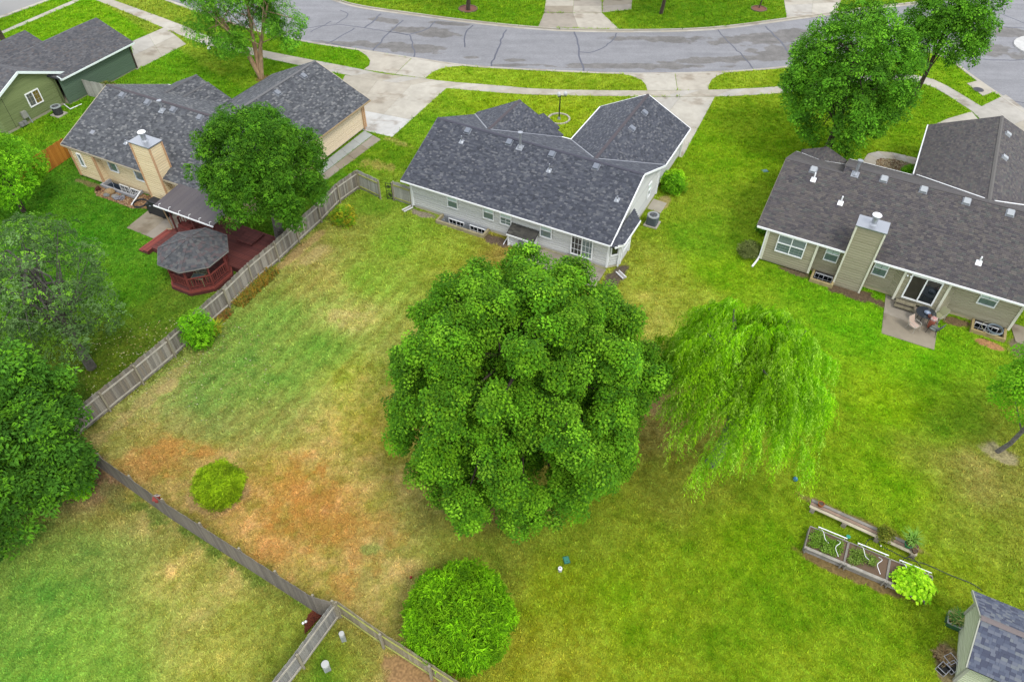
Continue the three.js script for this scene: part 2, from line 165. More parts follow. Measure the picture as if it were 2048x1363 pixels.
{
  const S = 600, outer = [[-S, -S], [S, -S], [S, S * 0.3], [-S, S * 0.3]].map(p => new THREE.Vector2(...p)); let street = streetPoly.map(p => new THREE.Vector2(...p));
  const holes = [street, ...wells.map(w => w.map(p => new THREE.Vector2(...p)))];
  if (THREE.ShapeUtils.area(outer) < 0) outer.reverse(); for (const h of holes) if (THREE.ShapeUtils.area(h) > 0) h.reverse();
  const all = [...outer, ...holes.flat()], pos = [], uv = [];
  for (const f of THREE.ShapeUtils.triangulateShape(outer, holes)) for (const k of [f[0], f[2], f[1]]) { const p = all[k]; pos.push(p.x, 0, p.y); uv.push((p.x - LX0) / (LX1 - LX0), (LZ1 - p.y) / (LZ1 - LZ0)); }
  const g = new THREE.BufferGeometry(); g.setAttribute('position', new THREE.Float32BufferAttribute(pos, 3)); g.setAttribute('uv', new THREE.Float32BufferAttribute(uv, 2)); g.computeVertexNormals();
  tag(shade(new THREE.Mesh(g, new THREE.MeshPhysicalMaterial({ map: lawnTex, roughness: 1, specularIntensity: 0.1 }))), 'lawn', 'mown green and drought-yellowed lawn around all the houses', 'lawn', 'structure');
}
// street
const stains = [[-14.14,-76.27, 7, 0.9, 0.1], [-9.11,-79.63, 4, 1.2, 0.2], [-10.83,-75.07, 3.5, 0.9, 0.25], [-4.46,-73.35, 0.8, 0.35, 0], [0.19,-72.81, 1.3, 0.5, 0], [-0.58,-71.65, 2.6, 0.4, 0], [-14.43,-82.82, 2.2, 0.8, 0.3], [15.84,-78.2, 6, 0.8, 0], [11.87,-71.54, 9, 0.7, 0], [29,-78.97, 8, 1.6, -0.2], [23.43,-73.38, 9, 0.9, -0.12], [17.9,-77.58, 2.5, 0.7, 0.1], [-7.07,-81.93, 3, 0.5, 0.2], [30.31,-75.84, 7, 1.2, -0.2], [53.64,-80.53, 9, 1.4, 0.3], [49.7,-76.64, 4, 2.2, 0.7]];
const RX0 = -80, RX1 = 96, RZ0 = -130, RZ1 = -20;
const roadTex = tex(2048, 1280, (i, j, o) => {
  const x = RX0 + (RX1 - RX0) * (i + 0.5) / 2048, z = RZ1 - (RZ1 - RZ0) * (j + 0.5) / 1280;
  const a = fbm(x * 0.25, z * 1.6, 4) - 0.5, b = fbm(x * 1.3, z * 1.3, 4) - 0.5, h = hash(i, j) - 0.5; let v = 166 + 26 * a + 16 * b + 18 * h, w = 0;
  for (const s of stains) { const dx = x - s[0], dz = z - s[1]; if (Math.abs(dx) > 16 || Math.abs(dz) > 10) continue; const c = Math.cos(s[4]), q = Math.sin(s[4]); const e = Math.hypot((dx * c + dz * q) / s[2], (-dx * q + dz * c) / s[3]) + 1.3 * (fbm(x * 0.8 + 9, z * 1.1, 4) - 0.5); w = Math.max(w, 1 - sm(0.82, 0.98, e)); }
  v -= w * (14 + 34 * fbm(x * 2 + 7, z * 2, 3)); o[0] = v + 1 + 4 * w; o[1] = v + 1; o[2] = v + 5 - 8 * w; for (let k = 0; k < 3; k++) o[k] = toS(lin(o[k]) / KEXP);
}, true, false);
{
  const g = prism(streetPoly, -0.4, -0.1), p = g.attributes.position, u = g.attributes.uv; for (let k = 0; k < p.count; k++) u.setXY(k, (p.getX(k) - RX0) / (RX1 - RX0), (RZ1 - p.getZ(k)) / (RZ1 - RZ0));
  const st = tag(shade(new THREE.Mesh(g, new THREE.MeshStandardMaterial({ map: roadTex, roughness: 0.75 }))), 'street', 'curving grey asphalt street with dark tar crack seams', 'street', 'structure');
  const TAR = M(82, 85, 104, 0.45);
  const seams = [[[-25.48,-79.47],[-19.99,-81.8],[-16.95,-80.88],[-13.77,-79.72],[-11.49,-78.83]], [[-19.96,-85.61],[-18.58,-84.19],[-19.76,-81.8]], [[-15.12,-84.65],[-15.76,-82.26],[-16.47,-80.62]], [[-12.3,-82.85],[-13.07,-80.79],[-13.68,-79.46],[-14.09,-77.52],[-14.5,-75.77],[-14.77,-74.67]], [[-13.71,-79.72],[-12.33,-79.08],[-11.34,-78.96],[-10.2,-79.62],[-9.22,-80.96],[-8.73,-82.47]], [[-17.46,-80.61],[-18.41,-79.02],[-19.4,-77.21],[-20.2,-76.33]], [[-11.32,-78.83],[-10.85,-77.3],[-10.77,-76.05],[-10.17,-74.72],[-10.32,-73.06]], [[-4.48,-81.42],[-5.17,-79.67],[-5.36,-77.99],[-5.2,-75.86]], [[-0.8,-80.25],[-1.37,-77.65],[-1.5,-75.65],[-1.98,-73.14],[-2.39,-71.07]], [[6.65,-79.92],[7,-77.47],[6.81,-74.4],[7.02,-72.07],[7.09,-69.94]], [[6.94,-74.88],[8.29,-74.66],[9.71,-76.01],[10.97,-78.02],[11.34,-79.58]], [[22.55,-80.75],[23.01,-77.63],[23.56,-75.41],[24.13,-73.03],[24.38,-70.76]], [[28.06,-81.61],[28.78,-77.69],[28.79,-75.7],[29.2,-73.32]], [[-19.52,-76.71],[-16.09,-75.14],[-13.33,-74.09],[-9.59,-72.95],[-6.17,-71.71]], [[-22.21,-79.5],[-21.02,-81.38],[-20.44,-82.48]], [[46.37,-73.25],[47.82,-73.61],[50.25,-73.28],[53.36,-73.31]], [[55.66,-86.71],[56.6,-84.41],[57.77,-82.19]], [[53.15,-81.87],[55.76,-81.49],[58.35,-81.11]], [[46.32,-64.87],[47.56,-64.49],[48.69,-63.91]], [[-6.16,-71.6],[-3.35,-70.95],[-0.82,-70.53]]];
  for (const s of seams) {
    const c = smooth(s, 1), w = rr(0.06, 0.1), q = resample(c, 0.5).map(([x, z]) => [x + 0.25 * (vn(x * 1.3, z * 1.3) - 0.5), z + 0.25 * (vn(x * 1.3 + 40, z * 1.3) - 0.5)]), A = offset(q, w), B = offset(q, -w);
    const gs = []; for (let k = 0; k < q.length - 1; k++) gs.push(prism([A[k], A[k + 1], B[k + 1], B[k]], -0.11, -0.094)); add(st, 'tar_seam', merge(gs), TAR);
  }
  shade(st);
}
function kerb(P, side, name, label) {                                  // kerb stones and the gutter pan in 3 m lengths
  const o = tag(new THREE.Group(), name, label, 'kerb', 'structure'), q = resample(P, 0.75), a = offset(q, 0), b = offset(q, -0.16 * side), c = offset(q, 0.42 * side);
  for (let i = 0; i + 4 < q.length; i += 4) {
    if (Math.abs(q[i][0]) > 75) continue; const m = CONC[(i / 4) % 4];
    const st = [], gu = []; for (let k = i; k < i + 4; k++) { st.push(prism([a[k], a[k + 1], b[k + 1], b[k]], -0.3, 0.035, 6)); gu.push(prism([a[k], a[k + 1], c[k + 1], c[k]], -0.3, -0.09, 6)); }
    add(o, 'kerb_stone', merge(st), m); add(o, 'gutter_pan', merge(gu), CONC[(i / 4 + 1) % 4]);
    noGrass.push([a[i], a[i + 4], b[i + 4], b[i]]);
  }
  shade(o);
}
kerb(nearKerb, 1, 'kerb_near', 'pale concrete kerb and gutter on the houses side of street');
kerb(farKerb, -1, 'kerb_far', 'pale concrete kerb and gutter along far side of street');
function inset(Q, d) { const c = Q.reduce((s, p) => [s[0] + p[0] / Q.length, s[1] + p[1] / Q.length], [0, 0]); return Q.map(p => { const l = Math.hypot(p[0] - c[0], p[1] - c[1]); return [p[0] + (c[0] - p[0]) * d / l, p[1] + (c[1] - p[1]) * d / l]; }); }
function paved(name, label, category = 'pavement') { return tag(new THREE.Group(), name, label, category, 'structure'); }
function slab(o, Q, mat, y = 0.03, d = 0.012) { noGrass.push(Q); const m = add(o, 'slab', prism(inset(Q, d), -0.12, y + rr(-0.004, 0.004), 5), mat); m.castShadow = m.receiveShadow = true; return m; }
function strip(o, U, Lw, len, mats, y) { const n = Math.round(resample(U, len).length - 1), st = P => { const T = resample(P, 0.05), r = []; for (let k = 0; k <= n; k++) r.push(T[Math.round(k / n * (T.length - 1))]); return r; }, a = st(U), b = st(Lw); for (let k = 0; k < n; k++) slab(o, [a[k], a[k + 1], b[k + 1], b[k]], mats[(rnd() * mats.length) | 0], y); }
function grid(o, Q, nu, nv, mats, y, last) { const f = (u, v) => [0, 1].map(k => (Q[0][k] * (1 - u) + Q[1][k] * u) * (1 - v) + (Q[3][k] * (1 - u) + Q[2][k] * u) * v); for (let j = 0; j < nv; j++) for (let i = 0; i < nu; i++) slab(o, [f(i / nu, j / nv), f((i + 1) / nu, j / nv), f((i + 1) / nu, (j + 1) / nv), f(i / nu, (j + 1) / nv)], last && j === nv - 1 ? last : mats[(rnd() * mats.length) | 0], y); }
strip(paved('sidewalk', 'long concrete sidewalk following the near side of street'), smooth([[-54.07,-92.67],[-47.02,-88.01],[-37.12,-81.35],[-32.41,-77.59],[-27.3,-75.04],[-20.82,-72.49],[-15.06,-70.29],[-13.2,-69.42],[-8.63,-68.39],[-6.67,-67.77],[-1.27,-66.98],[2.6,-66.21],[12.93,-66],[18.89,-66.21],[25.87,-66.91],[30.15,-68.1],[34.48,-69.32],[38.63,-69.79],[40.97,-69.38],[42.14,-68],[43.96,-62.81]], 1), smooth([[-56.2,-92.64],[-48.95,-87.98],[-38.37,-80.13],[-32.84,-75.84],[-26.88,-73.37],[-20.88,-70.79],[-15.89,-68.86],[-13.8,-68.02],[-9.23,-66.91],[-6.43,-66.42],[-1.73,-65.55],[2.57,-65.05],[12.65,-64.87],[19.42,-64.83],[26.12,-65.66],[30.23,-66.75],[34.26,-67.93],[37.9,-68.49],[39.76,-68.19],[40.96,-67.26],[42.53,-62.33]], 1), 1.6, CONC, 0.03);
strip(paved('corner_sidewalk', 'narrow concrete sidewalk behind green house at upper left'), [[-57.89,-74.74],[-55.64,-79.3],[-51.64,-87.96],[-48.76,-94.73]], [[-57.37,-73.79],[-55.25,-78.52],[-50.76,-87.96],[-47.65,-94.74]], 1.6, CONC, 0.03);
{ const o = paved('side_street', 'corner of a pale side street at upper left', 'street'); add(o, 'asphalt', prism([[-61.16,-73.16],[-57.84,-83.07],[-54.85,-87.92],[-50.66,-96.42],[-63.01,-101.33],[-69.55,-87.76]], -0.1, 0.012, 5), M(186, 184, 180)); add(o, 'kerb_stone', prism([[-60.9,-72.69],[-57.56,-82.52],[-54.43,-87.77],[-50.22,-96.25],[-50.66,-96.42],[-54.85,-87.92],[-57.84,-83.07],[-61.16,-73.16]], -0.1, 0.08, 5), CONC[1]); noGrass.push([[-60.9,-72.69],[-57.56,-82.52],[-54.43,-87.77],[-50.22,-96.25],[-63.01,-101.33],[-69.55,-87.76]]); shade(o); }
grid(paved('driveway_green_house', 'pale concrete driveway beside the green house', 'driveway'), [[-38.35,-80.4],[-40.75,-76.5],[-37.72,-69.97],[-34.66,-76.07]], 2, 2, CONC, 0.02);
{ const o = paved('driveway_tan_house', 'concrete driveway with white new slabs at tan garage', 'driveway'); slab(o, [[-16.25,-74.78],[-15.17,-73.48],[-14.65,-72.32],[-14.59,-71.18],[-15.01,-70.29],[-11.74,-69.27],[-10.5,-72.82]], CONC[0], 0.028); slab(o, [[-10.45,-72.82],[-11.71,-69.27],[-8.63,-68.39],[-8.4,-69.14],[-7.78,-70.13],[-6.77,-70.86],[-5.08,-71.22]], CONC[1], 0.028); grid(o, [[-16.67,-69.07],[-6.43,-66.42],[-10.61,-57.25],[-17.47,-60.17]], 3, 3, [CONC[0], CONC[2], CONC[1]], 0.022, CONC_NEW); }
{ const o = paved('garage_side_walk', 'long two-strip concrete walk along tan garage wall', 'path'); grid(o, [[-13.18,-58.34],[-12.36,-57.58],[-15.75,-51.2],[-16.3,-52.17]], 1, 4, [CONC_BLUE], 0.03); grid(o, [[-12.31,-57.53],[-11.52,-56.82],[-15.19,-50.4],[-15.72,-51.16]], 1, 4, [CONC_OLD, CONC_GREY], 0.026); }
{ const o = paved('driveway_grey_house', 'concrete driveway beyond grey house garage', 'driveway'); slab(o, [[10.85,-69.54],[11.84,-69.11],[12.63,-68.26],[12.94,-67.21],[12.95,-66.08],[15.84,-66.15],[16.15,-69.69]], CONC[1], 0.028); slab(o, [[16.18,-69.69],[15.87,-66.15],[18.85,-66.24],[19.09,-67.27],[19.6,-68.43],[20.48,-69.41],[21.28,-69.9]], CONC[0], 0.028); grid(o, [...[[12.64,-64.77],[19.21,-64.87]], F2.w(16.2, -16.6), F2.w(8.9, -16.6)], 2, 2, [CONC[1], CONC[3]], 0.022); }
{ const o = paved('driveway_taupe_house', 'wide concrete driveway at right beside taupe garage', 'driveway'); grid(o, [[42.53,-62.33],[47.22,-65.58],[49.25,-53.2],[43.46,-50.91]], 2, 3, CONC, 0.028); slab(o, [[42.49,-62.24],[39.72,-60.92],[38.43,-60.09],[37.27,-58.67],[36.14,-56.29],[37.28,-54.68],[42.37,-55.52]], CONC[1], 0.022); }
strip(paved('front_walk', 'curved concrete walk to front door of taupe house', 'path'), [[29.18,-52.9],[29.48,-53.51],[29.94,-54.38],[30.68,-55.18],[31.87,-55.27],[32.97,-54.88],[34.47,-54.02]], [[30.2,-52.45],[30.36,-52.9],[30.67,-53.68],[31.34,-54.15],[32.5,-53.85],[33.91,-53.01]], 1.1, CONC, 0.03);
{ const o = paved('driveway_across_street', 'weathered concrete driveway across street at top centre', 'driveway'); grid(o, [[2.73,-80.82],[11.63,-80.37],[10.13,-84.78],[3.5,-84.71]], 2, 1, [CONC[0], CONC_GREY], 0.028); grid(o, [[3.5,-84.78],[10.14,-84.85],[10.58,-90.81],[4.03,-90.74]], 2, 3, [CONC[2], CONC_GREY, CONC_OLD], 0.026); grid(o, [[10.2,-84.92],[13.62,-85.82],[14.37,-90.85],[10.7,-90.81]], 1, 3, [CONC_OLD, CONC_GREY], 0.024); }
grid(paved('driveway_across_right', 'pale concrete driveway across street behind tall tree', 'driveway'), [[30.96,-83.57],[37.06,-85.35],[39.93,-91.13],[32.44,-91.05]], 2, 2, CONC, 0.028);
slab(paved('utility_pad', 'square concrete pad around manhole in the corner verge'), [[44.46,-67.81],[45.93,-68.46],[46.45,-66.17],[44.87,-65.25]], CONC[0], 0.05);
{ const o = thing('manhole_cover', 'dark round manhole cover on square concrete pad', 'manhole', at([44.99,-66.47], 0.05)); add(o, 'rim', new THREE.CylinderGeometry(0.48, 0.5, 0.03, 24), M(120, 118, 116), 0, 0.012, 0); add(o, 'lid', new THREE.CylinderGeometry(0.42, 0.42, 0.04, 24), M(96, 96, 104), 0, 0.02, 0); for (let k = -2; k <= 2; k++) bx(o, 'rib', M(80, 80, 88), 0, 0.043, k * 0.14, 0.5, 0.01, 0.05); shade(o); }
{ const o = paved('opposite_corner', 'white concrete corner apron at right edge of street'); const c = [56.98,-76.22], P = []; for (let k = 0; k < 24; k++) P.push([c[0] + 3.6 * Math.cos(k / 12 * Math.PI), c[1] + 3.0 * Math.sin(k / 12 * Math.PI)]); slab(o, P, CONC_NEW, 0.04); }
// patios
{ const o = paved('patio_grey_house', 'stained concrete patio behind the grey house', 'patio'); grid(o, [F2.w(10.55, 0.03), F2.w(16.1, 0.03), F2.w(16.15, 2.3), F2.w(10.75, 2.3)], 2, 1, [CONC_OLD, CONC_GREY], 0.04); }
{ const o = paved('patio_taupe_house', 'cracked concrete patio under the table behind taupe house', 'patio'); grid(o, [F3.w(8.5, -0.5), F3.w(11.95, -0.2), F3.w(12.05, 3.5), F3.w(8.86, 3.55)], 1, 2, [CONC_OLD, CONC_GREY], 0.04); }
{ const o = paved('patio_tan_house', 'small grey concrete patio beside red deck', 'patio'); grid(o, [F1.w(8.35, 0.5), F1.w(12.4, 0.5), F1.w(12.6, 3.5), F1.w(8.65, 3.42)], 2, 1, [CONC_GREY, CONC_OLD], 0.04); }
slab(paved('equipment_pad', 'small concrete pad beside grey house wall'), [F2.w(16.1, -9.7), F2.w(17.25, -9.6), F2.w(17.25, -8.1), F2.w(16.1, -8.2)], CONC[2], 0.05);
slab(paved('side_pad_taupe_house', 'worn sandy concrete pad at right end of taupe house'), [F3.w(16.05, -1.6), F3.w(19, -1.4), F3.w(18.6, 0.5), F3.w(16.5, 0.2)], CONC_OLD, 0.05);

// ---------- houses ----------
function rowSpan(P, y) { let lo = 1e9, hi = -1e9; for (let i = 0; i < P.length; i++) { const a = P[i], b = P[(i + 1) % P.length]; if ((a[1] <= y) !== (b[1] <= y)) { const t = a[0] + (b[0] - a[0]) * (y - a[1]) / (b[1] - a[1]); lo = Math.min(lo, t); hi = Math.max(hi, t); } } return hi > lo ? [lo, hi] : null; }
// a wall in its own upright plane: P is its outline in (u, y); it stands at (x, z), turned by ry, facing local +z
function wall(parent, P, mats, x, z, ry, board = 0.2) {
  const s = new THREE.Shape(P.map(p => new THREE.Vector2(...p))), g = new THREE.ExtrudeGeometry(s, { depth: 0.12, bevelEnabled: false }); g.translate(0, 0, -0.14);
  const w = add(parent, 'wall', g, mats[0], x, 0, z, 1, 1, 1, ry), ys = P.map(p => p[1]), y1 = Math.max(...ys);
  for (let y = Math.min(...ys); y < y1 - 0.03; y += board) {
    const h = Math.min(board, y1 - y), sp = rowSpan(P, y + h / 2); if (!sp || sp[1] - sp[0] < 0.1) continue;
    const b = bx(w, 'siding_board', mats[(rnd() * mats.length) | 0], (sp[0] + sp[1]) / 2, y + h / 2, 0, sp[1] - sp[0], h * 1.06, 0.024); b.rotation.x = 0.16; b.position.z = -0.006;
  }
  return w;
}
const rectP = (a, b, y0, y1) => [[a, y0], [b, y0], [b, y1], [a, y1]];
function win(parent, name, x, y, z, w, h, ry = 0, o = {}) {             // x, y = lower left corner on the wall; faces local +z when ry = 0
  const g = new THREE.Group(); g.name = name; g.position.set(x, y, z); g.rotation.y = ry; parent.add(g);
  const f = o.f ?? 0.065, bars = [boxG(w / 2, f / 2, 0, w, f, 0.09), boxG(w / 2, h - f / 2, 0, w, f, 0.09), boxG(f / 2, h / 2, 0, f, h - 2 * f, 0.09), boxG(w - f / 2, h / 2, 0, f, h - 2 * f, 0.09)];
  const cols = o.cols ?? 1; for (let k = 1; k < cols; k++) bars.push(boxG(w * k / cols, h / 2, 0, f * 0.9, h - 2 * f, 0.08));
  if (o.mid !== false) bars.push(boxG(w / 2, h * 0.52, 0.006, w - 2 * f, 0.05, 0.075));
  if (o.mx) { const n = []; for (let c = 0; c < cols; c++) for (let k = 1; k < o.mx; k++) n.push(boxG(w * (c + k / o.mx) / cols, h / 2, -0.012, 0.022, h - 2 * f, 0.03)); for (let k = 1; k < (o.my || 1); k++) n.push(boxG(w / 2, h * k / o.my, -0.014, w - 2 * f, 0.022, 0.03)); if (n.length) add(g, 'muntin', merge(n), o.mm || WHITE); }
  add(g, 'frame', merge(bars), o.fm || WHITE);
  for (let c = 0; c < cols; c++) {
    const x0 = w * c / cols, ww = w / cols;
    if (o.mid !== false) { bx(g, 'pane', o.top || BLIND, x0 + ww / 2, h * 0.75, -0.03, ww - 0.04, h * 0.46, 0.02); bx(g, 'pane', o.low || GLASS_TEAL, x0 + ww / 2, h * 0.27, -0.03, ww - 0.04, h * 0.5, 0.02); }
    else bx(g, 'pane', (o.panes && o.panes[c]) || GLASS, x0 + ww / 2, h / 2, -0.03, ww - 0.04, h - 0.06, 0.02);
  }
  return g;
}
// one roof plane: convex outline, shingle courses laid from the low edge up
const TAB = new THREE.BoxGeometry(1, 0.014, 1);
function planeOf(P) { const n = P[1].clone().sub(P[0]).cross(P[2].clone().sub(P[0])).normalize(); if (n.y < 0) n.negate(); const s = V(0, 1, 0).addScaledVector(n, -n.y).normalize(), e = s.clone().cross(n).normalize().negate(); return { n, s, e }; }
function tabs(P, course, tab, r) {
  const { n, s, e } = planeOf(P), o = P[0], q = P.map(p => { const d = p.clone().sub(o); return [d.dot(e), d.dot(s)]; }), b0 = Math.min(...q.map(p => p[1])), b1 = Math.max(...q.map(p => p[1])), out = [];
  for (let b = b0; b < b1 - 0.02; b += course) {
    const c = Math.min(course, b1 - b), sp = rowSpan(q, b + c * 0.5); if (!sp) continue;
    for (let a = sp[0] - r() * tab; a < sp[1] - 0.01;) { const w = tab * (0.55 + 0.9 * r()), x0 = Math.max(a, sp[0]), x1 = Math.min(a + w, sp[1]); a += w; if (x1 - x0 < 0.03) continue;
      const m = new THREE.Matrix4().makeBasis(e.clone().multiplyScalar(x1 - x0 - 0.006), n.clone().multiplyScalar(1), s.clone().multiplyScalar(-c * 1.18).addScaledVector(n, 0.013));
      m.setPosition(o.clone().addScaledVector(e, (x0 + x1) / 2).addScaledVector(s, b + c * 0.52).addScaledVector(n, 0.012 + 0.006 * r())); out.push(m); }
  }
  return out;
}
function pick(pal, r) { let t = r(); for (const [c, w] of pal) { if ((t -= w) <= 0) return c; } return pal[pal.length - 1][0]; }
const shingleMat = new THREE.MeshStandardMaterial({ color: 0xffffff, roughness: 0.95 });
function deckG(P, t = 0.13) { // slab below the outline
  const pos = [], n = planeOf(P).n, up = V(0, 0, 0).crossVectors(P[1].clone().sub(P[0]), P[2].clone().sub(P[0])).y > 0 ? P : P.slice().reverse(), q = up.map(p => p.clone().addScaledVector(V(0, 1, 0), -t)), tri = (a, b, c) => pos.push(a.x, a.y, a.z, b.x, b.y, b.z, c.x, c.y, c.z);
  for (let k = 1; k < up.length - 1; k++) { tri(up[0], up[k], up[k + 1]); tri(q[0], q[k + 1], q[k]); } for (let k = 0; k < up.length; k++) { const j = (k + 1) % up.length; tri(up[k], q[k], q[j]); tri(up[k], q[j], up[j]); }
  const g = new THREE.BufferGeometry(); g.setAttribute('position', new THREE.Float32BufferAttribute(pos, 3)); g.setAttribute('uv', new THREE.Float32BufferAttribute(new Float32Array(pos.length / 3 * 2), 2)); g.computeVertexNormals(); return g;
}
function roof(house, planes, pal, deckMat, seed, course = 0.15, tab = 0.3) {
  const r = rngOf(seed), Ps = planes.map(P => P.map(p => V(...p))), R = add(house, 'roof', merge(Ps.map(P => deckG(P))), deckMat);
  for (const P of Ps) { const ms = tabs(P, course, tab, r), im = new THREE.InstancedMesh(TAB, shingleMat, ms.length); im.name = 'shingles'; im.userData.kind = 'stuff'; ms.forEach((m, i) => { im.setMatrixAt(i, m); im.setColorAt(i, pick(pal, r).clone().multiplyScalar(0.86 + 0.28 * r())); }); R.add(im); }
  return R;
}
function ridge(R, a, b, mat) { const A = V(...a), B = V(...b), L = A.distanceTo(B), n = Math.round(L / 0.24), g = [], d = B.clone().sub(A).normalize(), sd = V(-d.z, 0, d.x).normalize(); for (let k = 0; k < n; k++) for (const s of [-1, 1]) { const c = A.clone().lerp(B, (k + 0.5) / n).addScaledVector(sd, s * 0.062); const q = new THREE.BoxGeometry(L / n * 1.15, 0.016, 0.14); const y = V(0, 1, 0).addScaledVector(sd, s * 0.42).normalize(), z = d.clone().cross(y); q.applyMatrix4(new THREE.Matrix4().makeBasis(d, y, z)); q.translate(c.x, c.y + 0.01 + 0.006 * rnd(), c.z); g.push(q); } add(R, 'ridge_cap', merge(g), mat); }
const pal = (...c) => c.map(([r, g, b, w]) => [tone(r, g, b), w]);
const P_SLATE = pal([94, 98, 110, 0.32], [84, 88, 100, 0.26], [108, 112, 121, 0.2], [128, 130, 136, 0.12], [76, 80, 91, 0.1]);
const P_GREY = pal([108, 111, 117, 0.3], [96, 99, 105, 0.24], [122, 125, 129, 0.2], [148, 149, 150, 0.14], [86, 89, 95, 0.12]);
const P_BROWN = pal([110, 104, 103, 0.3], [100, 95, 97, 0.26], [120, 114, 109, 0.2], [105, 106, 103, 0.12], [90, 86, 91, 0.12]);
const P_GREEN = pal([112, 112, 116, 0.3], [102, 103, 108, 0.25], [124, 123, 126, 0.2], [118, 112, 112, 0.13], [94, 95, 102, 0.12]);
const DECKM = M(70, 72, 80), RIDGE_B = M(104, 97, 103, 0.95), RIDGE_G = M(120, 120, 122, 0.95), FLASH = M(176, 180, 190, 0.5);
function vent(R, x, y, z, t, mat, s = 0.42) { const g = new THREE.Group(); g.name = 'roof_vent'; g.position.set(x, y, z); g.rotation.x = t; R.add(g); add(g, 'flange', BOX, FLASH, 0, 0.02, 0, s * 1.25, 0.02, s * 1.3); const sh = new THREE.Shape([new THREE.Vector2(-s / 2, 0.03), new THREE.Vector2(s / 2, 0.03), new THREE.Vector2(s / 2 * 0.86, 0.17), new THREE.Vector2(-s / 2 * 0.86, 0.17)]), e = new THREE.ExtrudeGeometry(sh, { depth: s, bevelEnabled: true, bevelSize: 0.02, bevelThickness: 0.02, bevelSegments: 2 }); add(g, 'hood', e, mat, 0, 0, -s / 2); }
function pipe(R, x, y, z, h, r = 0.05, mat = METAL) { const g = new THREE.Group(); g.name = 'vent_pipe'; g.position.set(x, y, z); R.add(g); add(g, 'boot', new THREE.CylinderGeometry(r * 1.5, r * 3.4, 0.12, 12), mat, 0, 0.05, 0); add(g, 'flange', BOX, mat, 0, 0.02, 0.03, r * 7, 0.02, r * 8).rotation.x = 0.4; add(g, 'stack', new THREE.CylinderGeometry(r, r, h, 12), mat, 0, h / 2, 0); }
function flue(R, x, y, z, h) { const g = new THREE.Group(); g.name = 'flue'; g.position.set(x, y, z); R.add(g); add(g, 'flashing', BOX, METAL, 0, 0.02, 0.05, 0.5, 0.03, 0.5).rotation.x = 0.4; add(g, 'collar', new THREE.CylinderGeometry(0.13, 0.22, 0.22, 14), METAL, 0, 0.12, 0); add(g, 'stack', new THREE.CylinderGeometry(0.1, 0.1, h, 14), METAL, 0, h / 2, 0); add(g, 'cap', new THREE.CylinderGeometry(0.19, 0.17, 0.12, 16), METAL, 0, h + 0.05, 0); }
function chimney(H, x0, x1, z0, z1, y, mats, trim) {
  const c = new THREE.Group(); c.name = 'chimney'; H.add(c); const w = x1 - x0, d = z1 - z0, t = 0.11;
  bx(c, 'core', mats[0], (x0 + x1) / 2, y / 2, (z0 + z1) / 2, w - 0.06, y, d - 0.06);
  for (let k = 0; k * 0.2 < y - 0.1; k++) { const yy = k * 0.2 + 0.1; const f = bx(c, 'siding_board', mats[(rnd() * mats.length) | 0], (x0 + x1) / 2, yy, z1 - 0.02, w - 0.04, 0.212, 0.024); f.rotation.x = 0.17; const s = bx(c, 'siding_board', mats[(rnd() * mats.length) | 0], 0, yy, (z0 + z1) / 2, 0.024, 0.212, d - 0.04); s.position.x = H.userData.sideX > 0 ? x1 - 0.02 : x0 + 0.02; s.rotation.z = (H.userData.sideX > 0 ? -1 : 1) * 0.11; const s2 = bx(c, 'siding_board', mats[0], 0, yy, (z0 + z1) / 2, 0.024, 0.212, d - 0.04); s2.position.x = H.userData.sideX > 0 ? x0 + 0.02 : x1 - 0.02; s2.rotation.z = (H.userData.sideX > 0 ? 1 : -1) * 0.11; }
  for (const [x, z] of [[x0, z1], [x1, z1], [x0, z0], [x1, z0]]) bx(c, 'corner_trim', trim, x, y / 2, z, t, y, t);
  bx(c, 'cap', METAL, (x0 + x1) / 2, y + 0.03, (z0 + z1) / 2, w + 0.16, 0.06, d + 0.16); bx(c, 'cap_rim', M(90, 94, 98), (x0 + x1) / 2, y - 0.02, (z0 + z1) / 2, w + 0.12, 0.04, d + 0.12);
  const fx = (x0 + x1) / 2, fz = (z0 + z1) / 2; add(c, 'flue_base', new THREE.CylinderGeometry(0.2, 0.27, 0.12, 18), METAL, fx, y + 0.12, fz); add(c, 'flue_pipe', new THREE.CylinderGeometry(0.18, 0.18, 0.5, 18), METAL, fx, y + 0.4, fz); add(c, 'flue_cap', new THREE.CylinderGeometry(0.3, 0.24, 0.16, 20), METAL, fx, y + 0.68, fz); add(c, 'flue_lid', new THREE.CylinderGeometry(0.27, 0.3, 0.04, 20), WHITE, fx, y + 0.78, fz);
}
function gable(x, hw, y, e, z0, z1, zv = z0) { return [[[x, y, z0], [x, y, z1], [x + hw, e, z1], [x + hw, e, zv]], [[x, y, z0], [x - hw, e, zv], [x - hw, e, z1], [x, y, z1]]]; }   // ridge along z

